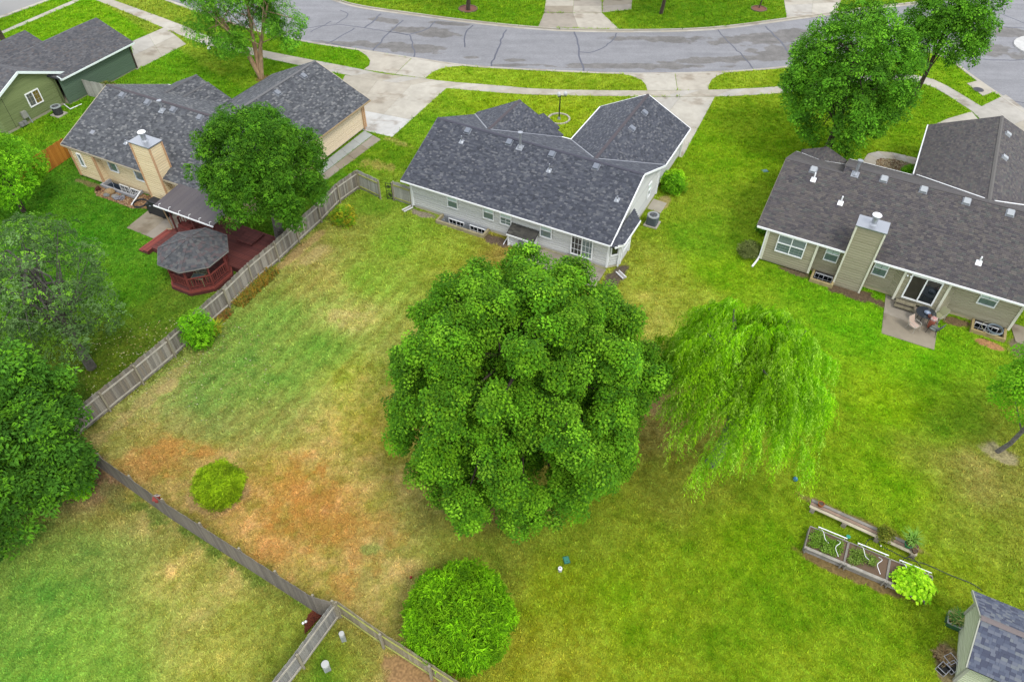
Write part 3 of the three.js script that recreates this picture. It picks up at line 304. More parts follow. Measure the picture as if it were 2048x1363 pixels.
// grey house (centre)
{
  const H = thing('grey_house', 'grey sided house with slate blue shingle roof in the centre', 'house', F2.p(0, 0, 0), F2.turn); H.userData.sideX = 1;
  const S = [MW(188, 189, 188), MW(183, 184, 184), MW(193, 194, 192)], found = MW(176, 168, 150), W = 16.06;
  bx(H, 'foundation', found, W / 2, 0.11, -5.1, W - 0.06, 0.28, 10.1);
  wall(H, rectP(0, W, 0.22, 2.62), S, 0, 0, 0); wall(H, [[0, 0.22], [10.2, 0.22], [10.2, 2.55], [5.15, 4.72], [0, 2.55]], S, W, 0, Math.PI / 2); wall(H, [[-10.2, 0.22], [0, 0.22], [0, 2.55], [-5.15, 4.72], [-10.2, 2.55]], S, 0, 0, -Math.PI / 2);
  wall(H, rectP(0, W, 0.22, 2.5), S, W, -10.2, Math.PI);
  // garage wing
  bx(H, 'foundation', found, 12.27, 0.1, -13.4, 7.1, 0.26, 6.6); wall(H, rectP(0, 6.6, 0.2, 2.4), S, 15.86, -10.1, Math.PI / 2); wall(H, rectP(-6.6, 0, 0.2, 2.4), S, 8.7, -10.1, -Math.PI / 2); wall(H, [[0, 0.2], [7.16, 0.2], [7.16, 2.4], [3.58, 4.2], [0, 2.4]], S, 15.86, -16.7, Math.PI);
  bx(H, 'garage_door', WHITE, 12.3, 1.2, -16.76, 4.9, 2.1, 0.06); wall(H, [[0, 0.2], [7.6, 0.2], [7.6, 2.4], [3.8, 4.2], [0, 2.4]], S, 7.2, -10.95, Math.PI);
  // bay on the right gable
  const bay = H;
  wall(bay, rectP(0, 1.72, 0.22, 2.36), S, 16.74, -0.75, Math.PI / 2); wall(bay, rectP(0, 0.99, 0.22, 2.36), S, 16.06, -0.05, Math.PI / 4); wall(bay, rectP(0, 0.99, 0.22, 2.36), S, 16.74, -2.47, Math.PI * 0.75);
  const pr = prism([[16, -0.1], [16.7, -0.8], [16.7, -2.45], [16, -3.1]], 0, 0.22); add(bay, 'base', pr, found);
  win(bay, 'window', 16.79, 1.1, -0.95, 1.32, 1.2, Math.PI / 2, { low: GLASS_TEAL, top: BLIND }); win(bay, 'window', 16.21, 1.15, -0.12, 0.6, 1.15, Math.PI / 4, { mid: false });
  const zE = 0.43, yE = 2.5, zR = -5.2, yR = 4.9, zF = -10.85, x0 = -0.62, x1 = 16.32, s = (yR - yE) / (zE - zR);
  const R = roof(H, [
    [[x0, yE, zE], [x1, yE, zE], [x1, yR, zR], [x0, yR, zR]], [[x0, yR, zR], [x1, yR, zR], [x1, yE, zF], [x0, yE, zF]],
    ...gable(3.4, 4.02, 4.55, 2.5, -5.9, -11.3, -10.7), ...gable(12.3, 3.98, 4.55, 2.5, -5.9, -17.1, -10.7), ...gable(5.2, 1.5, 3.45, 2.6, -9, -12.1),
    [[16.3, 2.78, -0.2], [17.05, 2.42, -0.3], [17.05, 2.42, -3.3], [16.3, 2.78, -4.0]], [[16.3, 2.78, -0.2], [16.28, 2.44, 0.43], [16.6, 2.4, 0.3], [17.05, 2.42, -0.3]],
  ], P_SLATE, DECKM, 11, 0.135, 0.2);
  ridge(R, [x0, yR, zR], [x1, yR, zR], M(94, 94, 108, 0.95)); ridge(R, [12.3, 4.56, -5.9], [12.3, 4.56, -17.1], RIDGE_B); ridge(R, [3.4, 4.56, -6], [3.4, 4.56, -11.3], RIDGE_B);
  const G = (n, a, b, w = 0.07, h = 0.15) => bar(H, n, WHITE, V(...a), V(...b), w, h);
  G('gutter', [x0, yE - 0.05, zE + 0.03], [x1, yE - 0.05, zE + 0.03], 0.1, 0.1); G('rake_board', [x1 + 0.03, yE - 0.06, zE], [x1 + 0.03, yR - 0.06, zR]); G('rake_board', [x1 + 0.03, yE - 0.06, zF], [x1 + 0.03, yR - 0.06, zR]); for (const z of [zE, zF]) bar(H, 'rake_board', M(128, 130, 140), V(x0 - 0.03, yE - 0.06, z), V(x0 - 0.03, yR - 0.06, zR), 0.05, 0.12);
  G('gutter', [16.32, 2.46, -10.9], [16.32, 2.46, -17.05], 0.12, 0.12); G('gutter', [8.27, 2.46, -11], [8.27, 2.46, -17.05], 0.12, 0.12); G('rake_board', [16.28, 2.45, -17.12], [12.3, 4.5, -17.12]); G('rake_board', [8.32, 2.45, -17.12], [12.3, 4.5, -17.12]); G('gutter', [17.08, 2.36, -3.3], [17.08, 2.36, -0.3], 0.1, 0.16); G('gutter', [17.08, 2.36, -0.3], [16.6, 2.34, 0.33], 0.1, 0.16); G('step_flashing', [16.34, 2.6, 0.1], [16.34, 4.1, -3.6], 0.03, 0.05); G('gutter', [7.4, 2.46, -10.95], [8.3, 2.46, -10.95], 0.1, 0.1);
  const F = (a, b) => bar(R, 'valley_flashing', FLASH, V(...a), V(...b), 0.1, 0.02);
  F([7.45, 2.53, -10.85], [3.55, 4.56, -6.1]); F([-0.62, 2.54, -10.85], [3.2, 4.56, -6.1]); F([8.32, 2.53, -10.85], [12.1, 4.55, -6.1]); F([16.3, 2.53, -10.85], [12.5, 4.56, -6.1]);
  for (const [x, z] of [[2.29, -4.77], [5.86, -4.77], [9.37, -4.75], [12.87, -4.74]]) vent(H, x, yR - (z - zR) * s, z, 0.4, M(150, 158, 172, 0.5));
  for (const [z, m] of [[-11.8, 0], [-14.6, 0]]) { vent(H, 12.95, 4.22, z, 0, M(150, 158, 172, 0.5)); H.children[H.children.length - 1].rotation.set(0, Math.PI / 2, 0); H.children[H.children.length - 1].rotateX(0.47); }
  pipe(H, 2.28, 4.31, -3.83, 0.5); pipe(H, 9.76, 4.18, -3.53, 0.55); pipe(H, 15.34, 3.88, -2.83, 0.3); flue(H, 6.83, 4.66, -4.64, 1.15);
  const o = { mx: 0 }; for (const [x, w, m] of [[3.15, 0.92], [6.2, 0.92], [7.62, 0.95, 1], [10.86, 0.93]]) win(H, 'window', x, 1.12, 0.06, w, 1.22, 0, m ? { mx: 2, my: 4 } : { mx: 0 });
  win(H, 'sliding_door', 13.28, 0.46, 0.06, 1.68, 1.95, 0, { mid: false, cols: 2, mx: 3, my: 4, panes: [GLASS, GLASS_TEAL], f: 0.08 });
  win(H, 'window', 16.12, 1.3, -7.6, 0.7, 1.2, Math.PI / 2, {});
  for (const [x, z] of [[0, 0.02], [W + 0.02, -0.02], [W + 0.02, -10.2], [15.9, -16.7]]) bx(H, 'corner_trim', WHITE, x, 1.36, z, 0.13, 2.3, 0.13);
  for (const [x, z, t] of [[16.74, -0.76], [16.74, -2.48]]) bx(H, 'corner_trim', WHITE, x, 1.3, z, 0.14, 2.16, 0.14);
  const ds = (x, z) => { bx(H, 'downspout', WHITE, x, 1.3, z, 0.08, 2.3, 0.07); }; ds(-0.08, 0.05); ds(16.72, -0.5); ds(16.02, -10.5); ds(16.0, -16.5);
  for (const P of [rect(F2, -0.05, 16.1, -10.3, 0.05), rect(F2, 8.6, 15.9, -16.8, -10), rect(F2, -0.1, 7.6, -11.4, -10), rect(F2, 16, 16.8, -3.2, 0)]) noGrass.push(P);
  shade(H);
}
// taupe house (right)
{
  const H = thing('taupe_house', 'taupe sided house with brown shingle roof and square chimney at right', 'house', F3.p(0, 0, 0), F3.turn); H.userData.sideX = -1;
  const S = [MW(150, 144, 122), MW(146, 140, 118), MW(154, 148, 126)], trim = MW(196, 194, 178), rk = M(140, 134, 124), found = MW(170, 156, 128), zw = -0.55;
  bx(H, 'foundation', found, 8, 0.11, -5.7, 15.8, 0.28, 10.2);
  const W = (P, x, z, ry) => wall(H, P, S, x, z, ry, 0.2);
  W(rectP(0, 3.32, 0.12, 2.72), 0, 0, 0); W(rectP(0, 0.6, 0.12, 2.72), 3.32, 0, Math.PI / 2); W([[-10.2, 0.2], [0, 0.2], [0, 2.72], [-5.2, 4.9], [-10.2, 2.75]], 0, 0, -Math.PI / 2);
  W(rectP(0, 5.2, 0.24, 2.72), 3.3, zw, 0); W(rectP(0, 0.68, 0.24, 2.72), 8.46, zw, -0.72); W(rectP(0, 2.76, 0.24, 2.72), 8.94, -0.1, 0); W(rectP(0, 0.66, 0.24, 2.72), 11.68, -0.1, 0.75); W(rectP(0, 3.9, 0.24, 2.72), 12.1, zw, 0); W(rectP(0, 11, 0.24, 2.72), 15.95, zw, Math.PI / 2);
  W(rectP(0, 3.0, 0.24, 2.7), 3.0, -10.4, Math.PI); W(rectP(0, 5.2, 0.24, 2.7), 8.1, -11.4, Math.PI); W(rectP(0, 8.3, 0.24, 2.6), 8.1, -19.8, -Math.PI / 2); W([[0, 0.2], [8.8, 0.2], [8.8, 2.6], [4.4, 4.4], [0, 2.6]], 16.8, -19.9, Math.PI); W(rectP(0, 8.2, 0.2, 2.6), 16.8, -11.6, Math.PI / 2);
  wall(H, [[0, 0.2], [2.8, 0.2], [2.8, 2.5], [1.4, 3.2], [0, 2.5]], S, 2.7, -11.3, Math.PI);
  const yE = 2.82, zE = 0.07, s = 0.42, zL = -5.45, yL = yE + (zE - zL) * s, zR = -6.1, yR = yE + (zE - zR) * s, xs = 3.05, x0 = -0.85, x1 = 17.2;
  const R = roof(H, [
    [[x0, yE, zE], [x1, yE, zE], [x1, yL, zL], [x0, yL, zL]], [[xs, yL, zL], [x1, yL, zL], [x1, yR, zR], [xs, yR, zR]],
    [[x0, yL, zL], [xs, yL, zL], [xs, yE - 0.05, -10.95], [x0, yE - 0.05, -10.95]], [[xs, yR, zR], [x1, yR, zR], [x1, yE - 0.2, -12.15], [xs, yE - 0.2, -12.15]],
    ...gable(1.25, 1.75, 3.45, 2.72, -8.9, -11.6, -10.8), ...gable(12.4, 4.65, 4.72, 2.74, -7.2, -20.6, -11.8),
  ], P_BROWN, DECKM, 21, 0.14, 0.24);
  ridge(R, [x0, yL, zL], [xs, yL, zL], M(112, 108, 108, 0.95)); ridge(R, [xs, yR, zR], [x1, yR, zR], M(112, 108, 108, 0.95)); ridge(R, [12.4, 4.74, -7.3], [12.4, 4.74, -20.6], M(128, 124, 120, 0.95));
  const G = (n, a, b, w = 0.07, h = 0.15, m = WHITE) => bar(H, n, m, V(...a), V(...b), w, h);
  G('gutter', [x0, yE - 0.07, zE + 0.04], [x1, yE - 0.07, zE + 0.04], 0.12, 0.12); G('rake_board', [x0 - 0.03, yE - 0.06, zE], [x0 - 0.03, yL - 0.06, zL], 0.05, 0.12, rk); G('rake_board', [x0 - 0.03, yE - 0.1, -10.95], [x0 - 0.03, yL - 0.06, zL], 0.05, 0.12, rk); G('gutter', [x0, yE - 0.12, -11], [-0.5, yE - 0.12, -11], 0.12, 0.12); G('gutter', [xs, yE - 0.26, -12.2], [7.8, yE - 0.26, -12.2], 0.12, 0.12); G('rake_board', [xs - 0.03, yE - 0.26, -12.15], [xs - 0.03, yR - 0.06, zR], 0.05, 0.12, rk); G('gutter', [7.7, 2.68, -12.2], [7.7, 2.68, -20.6], 0.12, 0.12); G('rake_board', [7.75, 2.66, -20.63], [12.4, 4.68, -20.63], 0.05, 0.12, rk);
  const F = (a, b) => bar(R, 'valley_flashing', WHITE, V(...a), V(...b), 0.1, 0.03);
  const yf = z => yR - (zR - z) * s * 1.0; F([7.9, 2.82, -12.05], [12.1, 4.68, -7.75]); F([12.75, 4.68, -7.75], [16.9, 2.84, -12.0]); F([-0.4, 2.83, -10.85], [1.0, 3.42, -9.45]); F([1.5, 3.42, -9.45], [2.95, 2.83, -10.85]);
  const y = z => yE + (zE - z) * s, LV = M(208, 214, 218, 0.5); for (const [x, z] of [[1.16, -5.05], [5.69, -5.73], [8.25, -5.7], [10.93, -5.67], [13.54, -5.65]]) vent(H, x, y(z), z, 0.4, LV);
  for (const z of [-14.4, -18.2]) { vent(H, 13.0, 4.47, z, 0, LV, 0.38); H.children[H.children.length - 1].rotation.set(0, Math.PI / 2, 0); H.children[H.children.length - 1].rotateX(0.43); }
  pipe(H, 1.41, 4.67, -4.36, 0.55, 0.05, WHITE); pipe(H, 3.64, 4.18, -3.19, 0.55, 0.05, WHITE); pipe(H, 12.69, 3.57, -1.74, 0.5, 0.05, WHITE); flue(H, 3.84, 5.19, -5.58, 1.0);
  chimney(H, 5.1, 6.85, -1.0, 0.2, 5.0, S, trim);
  win(H, 'window', 0.72, 1.2, 0.06, 1.9, 1.45, 0, { cols: 2, mx: 3, my: 6, mm: M(178, 190, 188), top: M(160, 178, 176, 0.4) }); win(H, 'window', 3.9, 1.28, zw + 0.06, 0.92, 1.2, 0, { mx: 2, my: 4, mm: M(120, 140, 138) }); win(H, 'window', 7.06, 1.3, zw + 0.06, 0.92, 1.2, 0, { mx: 2, my: 4, mm: M(120, 140, 138) }); win(H, 'window', 13.5, 1.5, zw + 0.06, 1.08, 1.05, 0, { mx: 2, my: 4, mm: M(120, 140, 138) });
  win(H, 'sliding_door', 9.35, 0.55, -0.05, 1.92, 2.0, 0, { mid: false, cols: 2, panes: [M(74, 72, 62, 0.12), GLASS], f: 0.09 });
  for (const [x, z] of [[0, 0.02], [3.32, 0.02], [8.96, -0.07], [11.66, -0.07], [15.95, zw + 0.02]]) bx(H, 'corner_trim', trim, x, 1.44, z, 0.15, 2.5, 0.12);
  bx(H, 'downspout', WHITE, -0.12, 1.45, 0.05, 0.08, 2.5, 0.07); add(H, 'floodlight', SPH, WHITE, 9.12, 2.35, 0.02, 0.12, 0.12, 0.16); add(H, 'floodlight', SPH, WHITE, 9.32, 2.35, 0.02, 0.12, 0.12, 0.16);
  for (const P of [rect(F3, -0.05, 16, -10.6, -0.5), rect(F3, 0, 3.35, -0.6, 0.05), rect(F3, 5, 6.9, -0.6, 0.05), rect(F3, 8.4, 12.1, -0.6, -0.05), rect(F3, 3, 17, -12, -10), rect(F3, 8, 17, -20, -11), rect(F3, 0, 2.7, -11.4, -10)]) noGrass.push(P);
  shade(H);
}
// tan house (left)
{
  const H = thing('tan_house', 'tan sided house with grey shingle roof and tall tan chimney', 'house', F1.p(0, 0, 0), F1.turn); H.userData.sideX = 1;
  const S = [MW(208, 191, 156), MW(203, 186, 151), MW(212, 196, 161)], trim = MW(176, 140, 106), found = MW(150, 136, 112), zw = -0.55;
  bx(H, 'foundation', found, 8, 0.11, -5.6, 15.8, 0.26, 10.2);
  const W = (P, x, z, ry) => wall(H, P, S, x, z, ry, 0.2);
  W(rectP(0, 2.6, 0.12, 2.62), 0, 0, 0); W(rectP(0, 0.6, 0.12, 2.62), 2.6, 0, Math.PI / 2); W([[-10.6, 0.2], [0, 0.2], [0, 2.62], [-5.5, 4.95], [-10.6, 2.62]], 0, 0, -Math.PI / 2); W(rectP(0, 12.6, 0.22, 2.62), 2.6, zw, 0); W([[0, 0.22], [10, 0.22], [10, 2.62], [5.2, 4.85], [0, 2.62]], 15.2, zw, Math.PI / 2); W(rectP(0, 15, 0.22, 2.5), 15.2, -10.7, Math.PI);
  const WG = [MW(208, 192, 166), MW(203, 187, 161), MW(212, 196, 170)]; wall(H, rectP(0, 8, 0.2, 2.5), WG, 16.2, -8.9, Math.PI / 2); wall(H, rectP(0, 6, 0.2, 2.5), WG, 10.2, -8.9, 0); wall(H, [[0, 0.2], [10, 0.2], [10, 2.5], [5, 4.7], [0, 2.5]], WG, 16.2, -16.9, Math.PI); wall(H, [[0, 0.2], [6.4, 0.2], [6.4, 2.5], [3.2, 3.7], [0, 2.5]], S, 6.4, -11.2, Math.PI);
  const yE = 2.75, zE = 0.0, zR = -5.75, yR = 5.17, x0 = -0.8, x1 = 15.8, s = (yR - yE) / (zE - zR);
  const R = roof(H, [
    [[x0, yE, zE], [x1, yE, zE], [x1, yR, zR], [x0, yR, zR]], [[x0, yR, zR], [x1, yR, zR], [x1, yE, -11.3], [x0, yE, -11.3]],
    ...gable(2.55, 2.9, 4.1, 2.8, -8.1, -11.95, -11.1), ...gable(4.15, 2.75, 3.92, 2.75, -8.4, -11.6, -11.1), ...gable(11.3, 5.35, 4.95, 2.6, -6.2, -17.4),
  ], P_GREY, DECKM, 31, 0.145, 0.22);
  ridge(R, [x0, yR, zR], [x1, yR, zR], RIDGE_B); ridge(R, [11.3, 4.97, -6.3], [11.3, 4.97, -17.4], M(136, 136, 138, 0.95)); ridge(R, [2.55, 4.11, -8.2], [2.55, 4.11, -11.95], RIDGE_G); ridge(R, [4.15, 3.93, -8.6], [4.15, 3.93, -11.6], RIDGE_G);
  const G = (n, a, b, w = 0.07, h = 0.15, m = M(220, 206, 178, 0.6)) => bar(H, n, m, V(...a), V(...b), w, h);
  G('gutter', [x0, yE - 0.07, zE + 0.04], [x1, yE - 0.07, zE + 0.04], 0.1, 0.11); G('rake_board', [x0 - 0.03, yE - 0.06, zE], [x0 - 0.03, yR - 0.06, zR]); G('rake_board', [x0 - 0.03, yE - 0.06, -11.3], [x0 - 0.03, yR - 0.06, zR]); G('gutter', [16.68, 2.54, -8.2], [16.68, 2.54, -17.4], 0.1, 0.12, M(214, 184, 140, 0.6)); G('rake_board', [16.62, 2.52, -17.43], [11.3, 4.9, -17.43]); G('gutter', [x0, 2.7, -11.35], [-0.3, 2.7, -11.35], 0.1, 0.1, WHITE); G('gutter', [6.8, 2.7, -11.35], [8, 2.7, -11.35], 0.1, 0.1, WHITE);
  for (const [x, z] of [[1.45, -5.23], [4.2, -5.26], [6.9, -5.29], [9.65, -5.3]]) vent(H, x, yR - (z - zR) * s, z, 0.4, M(156, 162, 172, 0.5));
  for (const z of [-11.6, -15.0]) { vent(H, 11.9, 4.69, z, 0, M(156, 162, 172, 0.5)); H.children[H.children.length - 1].rotation.set(0, Math.PI / 2, 0); H.children[H.children.length - 1].rotateX(0.42); }
  flue(H, 6.0, 4.88, -4.99, 0.75); bx(R, 'flashing_plate', FLASH, 1.24, 3.48, -1.65, 0.4, 0.02, 0.35).rotation.x = 0.4; pipe(H, 4.93, 3.49, -1.69, 0.25);
  chimney(H, 8.2, 10.1, -1.0, 0.16, 5.38, S, trim);
  const o = { mid: false, panes: [GLASS_TEAL] }; win(H, 'window', 0.72, 1.2, 0.06, 0.5, 1.2, 0, o); win(H, 'window', 3.35, 1.25, zw + 0.06, 0.98, 1.15, 0, o); win(H, 'window', 6.2, 1.25, zw + 0.06, 0.98, 1.15, 0, o);
  for (const [x, z] of [[0, 0.02], [2.6, 0.02], [16.2, -8.9], [16.2, -16.9], [15.2, zw]]) bx(H, 'corner_trim', trim, x, 1.38, z, 0.15, 2.4, 0.14);
  bx(H, 'downspout', trim, 7.95, 1.4, zw + 0.06, 0.1, 2.4, 0.08); add(H, 'floodlight', SPH, WHITE, 7.8, 2.35, -0.35, 0.14, 0.14, 0.2); bx(H, 'downspout', trim, 16.28, 1.3, -16.6, 0.1, 2.4, 0.08); bx(H, 'downspout', trim, 16.28, 1.3, -9.2, 0.1, 2.4, 0.08);
  for (const P of [rect(F1, -0.05, 15.2, -11, -0.5), rect(F1, 0, 2.6, -0.6, 0.05), rect(F1, 6.2, 16.2, -17, -8.8), rect(F1, 8.1, 10.1, -0.6, 0.05)]) noGrass.push(P);
  shade(H);
}
// green house (upper left)
{
  const H = thing('green_house', 'dark green sided house with grey roof at upper left', 'house', F0.p(0, 0, 0), F0.turn); H.userData.sideX = 1;
  const S = [MW(112, 124, 80), MW(107, 119, 76), MW(117, 129, 84)], S2 = [MW(84, 104, 86), MW(80, 100, 83)], found = MW(140, 136, 118), TR = MW(206, 216, 214, 0.6);
  bx(H, 'foundation', found, -3.05, 0.1, -6, 6.2, 0.24, 12); wall(H, [[-6.2, 0.15], [0.1, 0.15], [0.1, 3.1], [-3.05, 4.4], [-6.2, 3.1]], S, 0, 0, 0, 0.22); wall(H, rectP(0, 0.7, 0.15, 2.6), S, 0.1, 0, Math.PI / 2); wall(H, rectP(0, 12, 0.15, 2.8), S, -6.2, -12, -Math.PI / 2); wall(H, rectP(0, 6.3, 0.15, 2.8), S, 0.1, -12, Math.PI);
  bx(H, 'foundation', found, 4.2, 0.08, -2.9, 8.2, 0.2, 6.8); wall(H, rectP(0, 8.2, 0.12, 2.55), S2, 0.1, 0.55, 0, 0.22); wall(H, [[0, 0.12], [7.4, 0.12], [7.4, 2.5], [3.7, 4.1], [0, 2.5]], S2, 8.3, 0.55, Math.PI / 2, 0.22); wall(H, rectP(0, 8.2, 0.12, 2.5), S2, 8.3, -6.85, Math.PI, 0.22);
  const R = roof(H, [...gable(-3.05, 4.4, 4.5, 2.6, 0.42, -12.3), [[0.1, 2.58, 0.98], [8.75, 2.58, 0.98], [8.75, 4.25, -3.1], [-2.5, 4.25, -3.1]], [[-2.5, 4.25, -3.1], [8.75, 4.25, -3.1], [8.75, 2.58, -7.2], [-2.5, 2.58, -7.2]], [[0.2, 3.05, -5.9], [4.3, 3.05, -5.9], [4.4, 3.75, -8.1], [-2.6, 3.75, -8.1]], [[-2.6, 3.75, -8.1], [4.4, 3.75, -8.1], [4.4, 2.7, -10.6], [-2.6, 2.7, -10.6]]], P_GREEN, DECKM, 41, 0.14, 0.22);
  const G = (n, a, b, w = 0.07, h = 0.2) => bar(H, n, TR, V(...a), V(...b), w, h); G('rake_board', [-3.05, 4.44, 0.45], [1.35, 2.54, 0.45]); G('rake_board', [-3.05, 4.44, 0.45], [-7.45, 2.54, 0.45]); G('gutter', [0.1, 2.52, 1.0], [8.75, 2.52, 1.0], 0.1, 0.14); G('gutter', [0.3, 3.0, -5.86], [4.3, 3.0, -5.86], 0.12, 0.2); G('rake_board', [0.06, 2.5, 1.0], [0.06, 2.7, 0.5], 0.07, 0.2);
  win(H, 'window', -3.2, 1.15, 0.05, 1.38, 1.25, 0, { mid: false, cols: 2, mx: 2, my: 3, panes: [M(120, 124, 122, 0.15), M(150, 130, 60, 0.3)], f: 0.08, mm: M(200, 196, 170) });
  bar(H, 'downspout', M(120, 136, 84), V(-0.12, 0.1, 0.1), V(-0.12, 2.6, 0.2), 0.09, 0.09); bx(H, 'meter_box', M(190, 190, 180), -4.1, 0.95, 0.14, 0.42, 0.6, 0.22); bar(H, 'conduit', M(190, 200, 200), V(-3.75, 0.0, 0.18), V(-3.85, 1.2, 0.14), 0.09, 0.09); bx(H, 'gas_meter', M(170, 170, 168), -4.75, 0.35, 0.2, 0.3, 0.34, 0.25); bx(H, 'gas_meter', M(165, 166, 166), -4.4, 0.35, 0.2, 0.28, 0.34, 0.25); bar(H, 'corner_trim', M(86, 70, 60), V(8.34, 0.1, 0.6), V(8.34, 2.5, 0.6), 0.12, 0.12); bar(H, 'siding_joint', M(70, 80, 56), V(-5.2, 0.2, 0.012), V(-5.2, 2.9, 0.012), 0.02, 0.03);
  for (const P of [rect(F0, -6.3, 0.1, -12, 0.05), rect(F0, 0, 8.3, -7, 0.6)]) noGrass.push(P); shade(H);
}

// ---------- fences ----------
const PICK = [wood(150, 146, 138), wood(136, 132, 126), wood(164, 160, 152), wood(124, 119, 112), wood(142, 134, 122)], RAIL = wood(188, 184, 174), POST = wood(158, 152, 134), MOSS = wood(172, 178, 96), PICKD = [wood(124, 118, 110), wood(114, 108, 102), wood(132, 126, 118)], PICKL = [wood(182, 182, 178), wood(168, 168, 164), wood(194, 194, 190)], CEDAR = [wood(190, 124, 40), wood(176, 112, 34), wood(202, 136, 50)];
function fence(name, label, P, side, o = {}) {
  const h = o.h ?? 1.72, T = thing(name, label, 'fence', at(P[0])), ox = P[0][0], oz = P[0][1], mats = o.mats || PICK, pw = 0.14;
  for (let k = 0; k < P.length - 1; k++) {
    const a = P[k], b = P[k + 1], L = Math.hypot(b[0] - a[0], b[1] - a[1]), dx = (b[0] - a[0]) / L, dz = (b[1] - a[1]) / L, ry = Math.atan2(-dz, dx), nx = -dz * side, nz = dx * side, n = Math.round(L / pw), np = Math.max(1, Math.round(L / 2.44));
    for (let i = 0; i < n; i++) { const t = (i + 0.5) / n * L, hh = h + rr(-0.04, 0.03), m = bx(T, 'picket', mats[(rnd() * mats.length) | 0], a[0] + dx * t - ox - nx * 0.035, 0.04 + hh / 2, a[1] + dz * t - oz - nz * 0.035, L / n * rr(0.9, 0.985), hh, 0.018, ry); m.rotation.z = rr(-0.008, 0.008); }
    for (let i = 0; i <= np; i++) { if (i === np && k < P.length - 2) break; const t = i / np * L; bx(T, 'post', o.post || POST, a[0] + dx * t - ox + nx * 0.06, (h - 0.02) / 2, a[1] + dz * t - oz + nz * 0.06, 0.1, h - 0.02, 0.1, ry); }
    for (let i = 0; i < np; i++) for (const y of [0.28, h - 0.3]) { const t = (i + 0.5) / np * L; const m = bx(T, 'rail', o.rail || RAIL, a[0] + dx * t - ox + nx * 0.005, y + rr(-0.02, 0.02), a[1] + dz * t - oz + nz * 0.005, L / np - 0.1, 0.095, 0.045, ry); m.rotation.z = rr(-0.006, 0.006); }
  }
  return shade(T);
}
fence('picket_fence', 'long weathered grey wooden fence running past red deck to street', [[-24.5,-24.44],[-23.34,-26.46],[-22.17,-28.53],[-20.97,-30.76],[-20.03,-32.83],[-18.83,-35.28],[-17.86,-37.71],[-16.63,-40.09],[-15.67,-42.28],[-14.5,-44.76],[-13.51,-47.31],[-12.26,-49.24]], 1);
fence('picket_fence', 'short pale wooden fence panel left of iron garden gate', [[-12.26,-49.24],[-10.35,-47.84]], 1, { mats: PICKL, rail: MOSS });
fence('picket_fence', 'short pale wooden fence panel joining the grey house corner', [[-9.27,-47.68],[-7.78,-46.88]], 1, { mats: PICKL, rail: MOSS });
fence('picket_fence', 'dark plain-faced wooden fence behind the round shrub', [[-23.83,-23.52],[-17.36,-19.41],[-12.84,-16.77],[-8.92,-14.49],[-8,-14.23]], -1, { mats: PICKD, h: 1.85 });
fence('picket_fence', 'mossy wooden fence beside light green bush at bottom', [[-7.9,-14.38],[-5.67,-12.96],[-3.41,-11.63],[-0.44,-9.82]], 1, { rail: MOSS, h: 1.6, mats: [wood(158, 150, 126), wood(146, 138, 114), wood(166, 158, 136)] });
fence('picket_fence', 'grey wooden fence running off the bottom edge', [[-7.9,-14.38],[-9.17,-12.05],[-10.21,-10.3]], -1, { h: 1.6, mats: [wood(146, 146, 146), wood(134, 134, 134), wood(156, 155, 152)] });
fence('cedar_fence', 'orange stained cedar fence beside the tan house', [[-37.33,-53.78],[-38.1,-51.63],[-38.97,-49.29]], 1, { mats: CEDAR, rail: CEDAR[2], post: CEDAR[1], h: 1.75 });
fence('picket_fence', 'grey fence panel between green house and tan house', [F0.w(2.1, 0.7), F0.w(2.3, 3.2)], -1, { mats: PICKL, h: 1.6 });
{ // iron gate
  const a = [-10.28,-47.91], b = [-9.36,-47.71], T = thing('garden_gate', 'thin black iron garden gate with scroll ornaments', 'gate', at(a), Math.atan2(-(b[1] - a[1]), b[0] - a[0])), L = Math.hypot(b[0] - a[0], b[1] - a[1]);
  for (const [x0, y0, x1, y1] of [[0.45, 0.05, 0.45, 1.55], [L - 0.05, 0.05, L - 0.05, 1.55], [0.45, 0.12, L - 0.05, 0.12], [0.45, 1.5, L - 0.05, 1.5], [0.45, 0.8, L - 0.05, 0.8]]) add(T, 'gate_bar', rodG(V(x0, y0, 0), V(x1, y1, 0), 0.022), BLACK);
  for (const [x, y] of [[0.62, 1.2], [L - 0.28, 0.55], [0.75, 0.4], [L - 0.25, 1.2]]) { add(T, 'scroll', new THREE.TorusGeometry(0.11, 0.02, 6, 16), BLACK, x, y, 0); add(T, 'leaf', SPH, BLACK, x, y, 0, 0.12, 0.09, 0.03); } shade(T);
}
// bird house on the rear fence
{ const p = [-17.94,-20.05], T = thing('bird_feeder', 'small red and white bird feeder hanging on rear fence', 'bird feeder', at([-17.73,-19.81], 0)); const RED = M(176, 70, 60), PW = M(226, 206, 196); bx(T, 'post', PICKD[0], 0, 0.85, 0, 0.06, 1.7, 0.06); bx(T, 'body', RED, 0, 1.45, 0.14, 0.24, 0.3, 0.22); const r1 = bx(T, 'roof', PW, 0, 1.66, 0.06, 0.3, 0.03, 0.22); r1.rotation.x = -0.6; const r2 = bx(T, 'roof', RED, 0, 1.66, 0.24, 0.3, 0.03, 0.22); r2.rotation.x = 0.6; shade(T); }

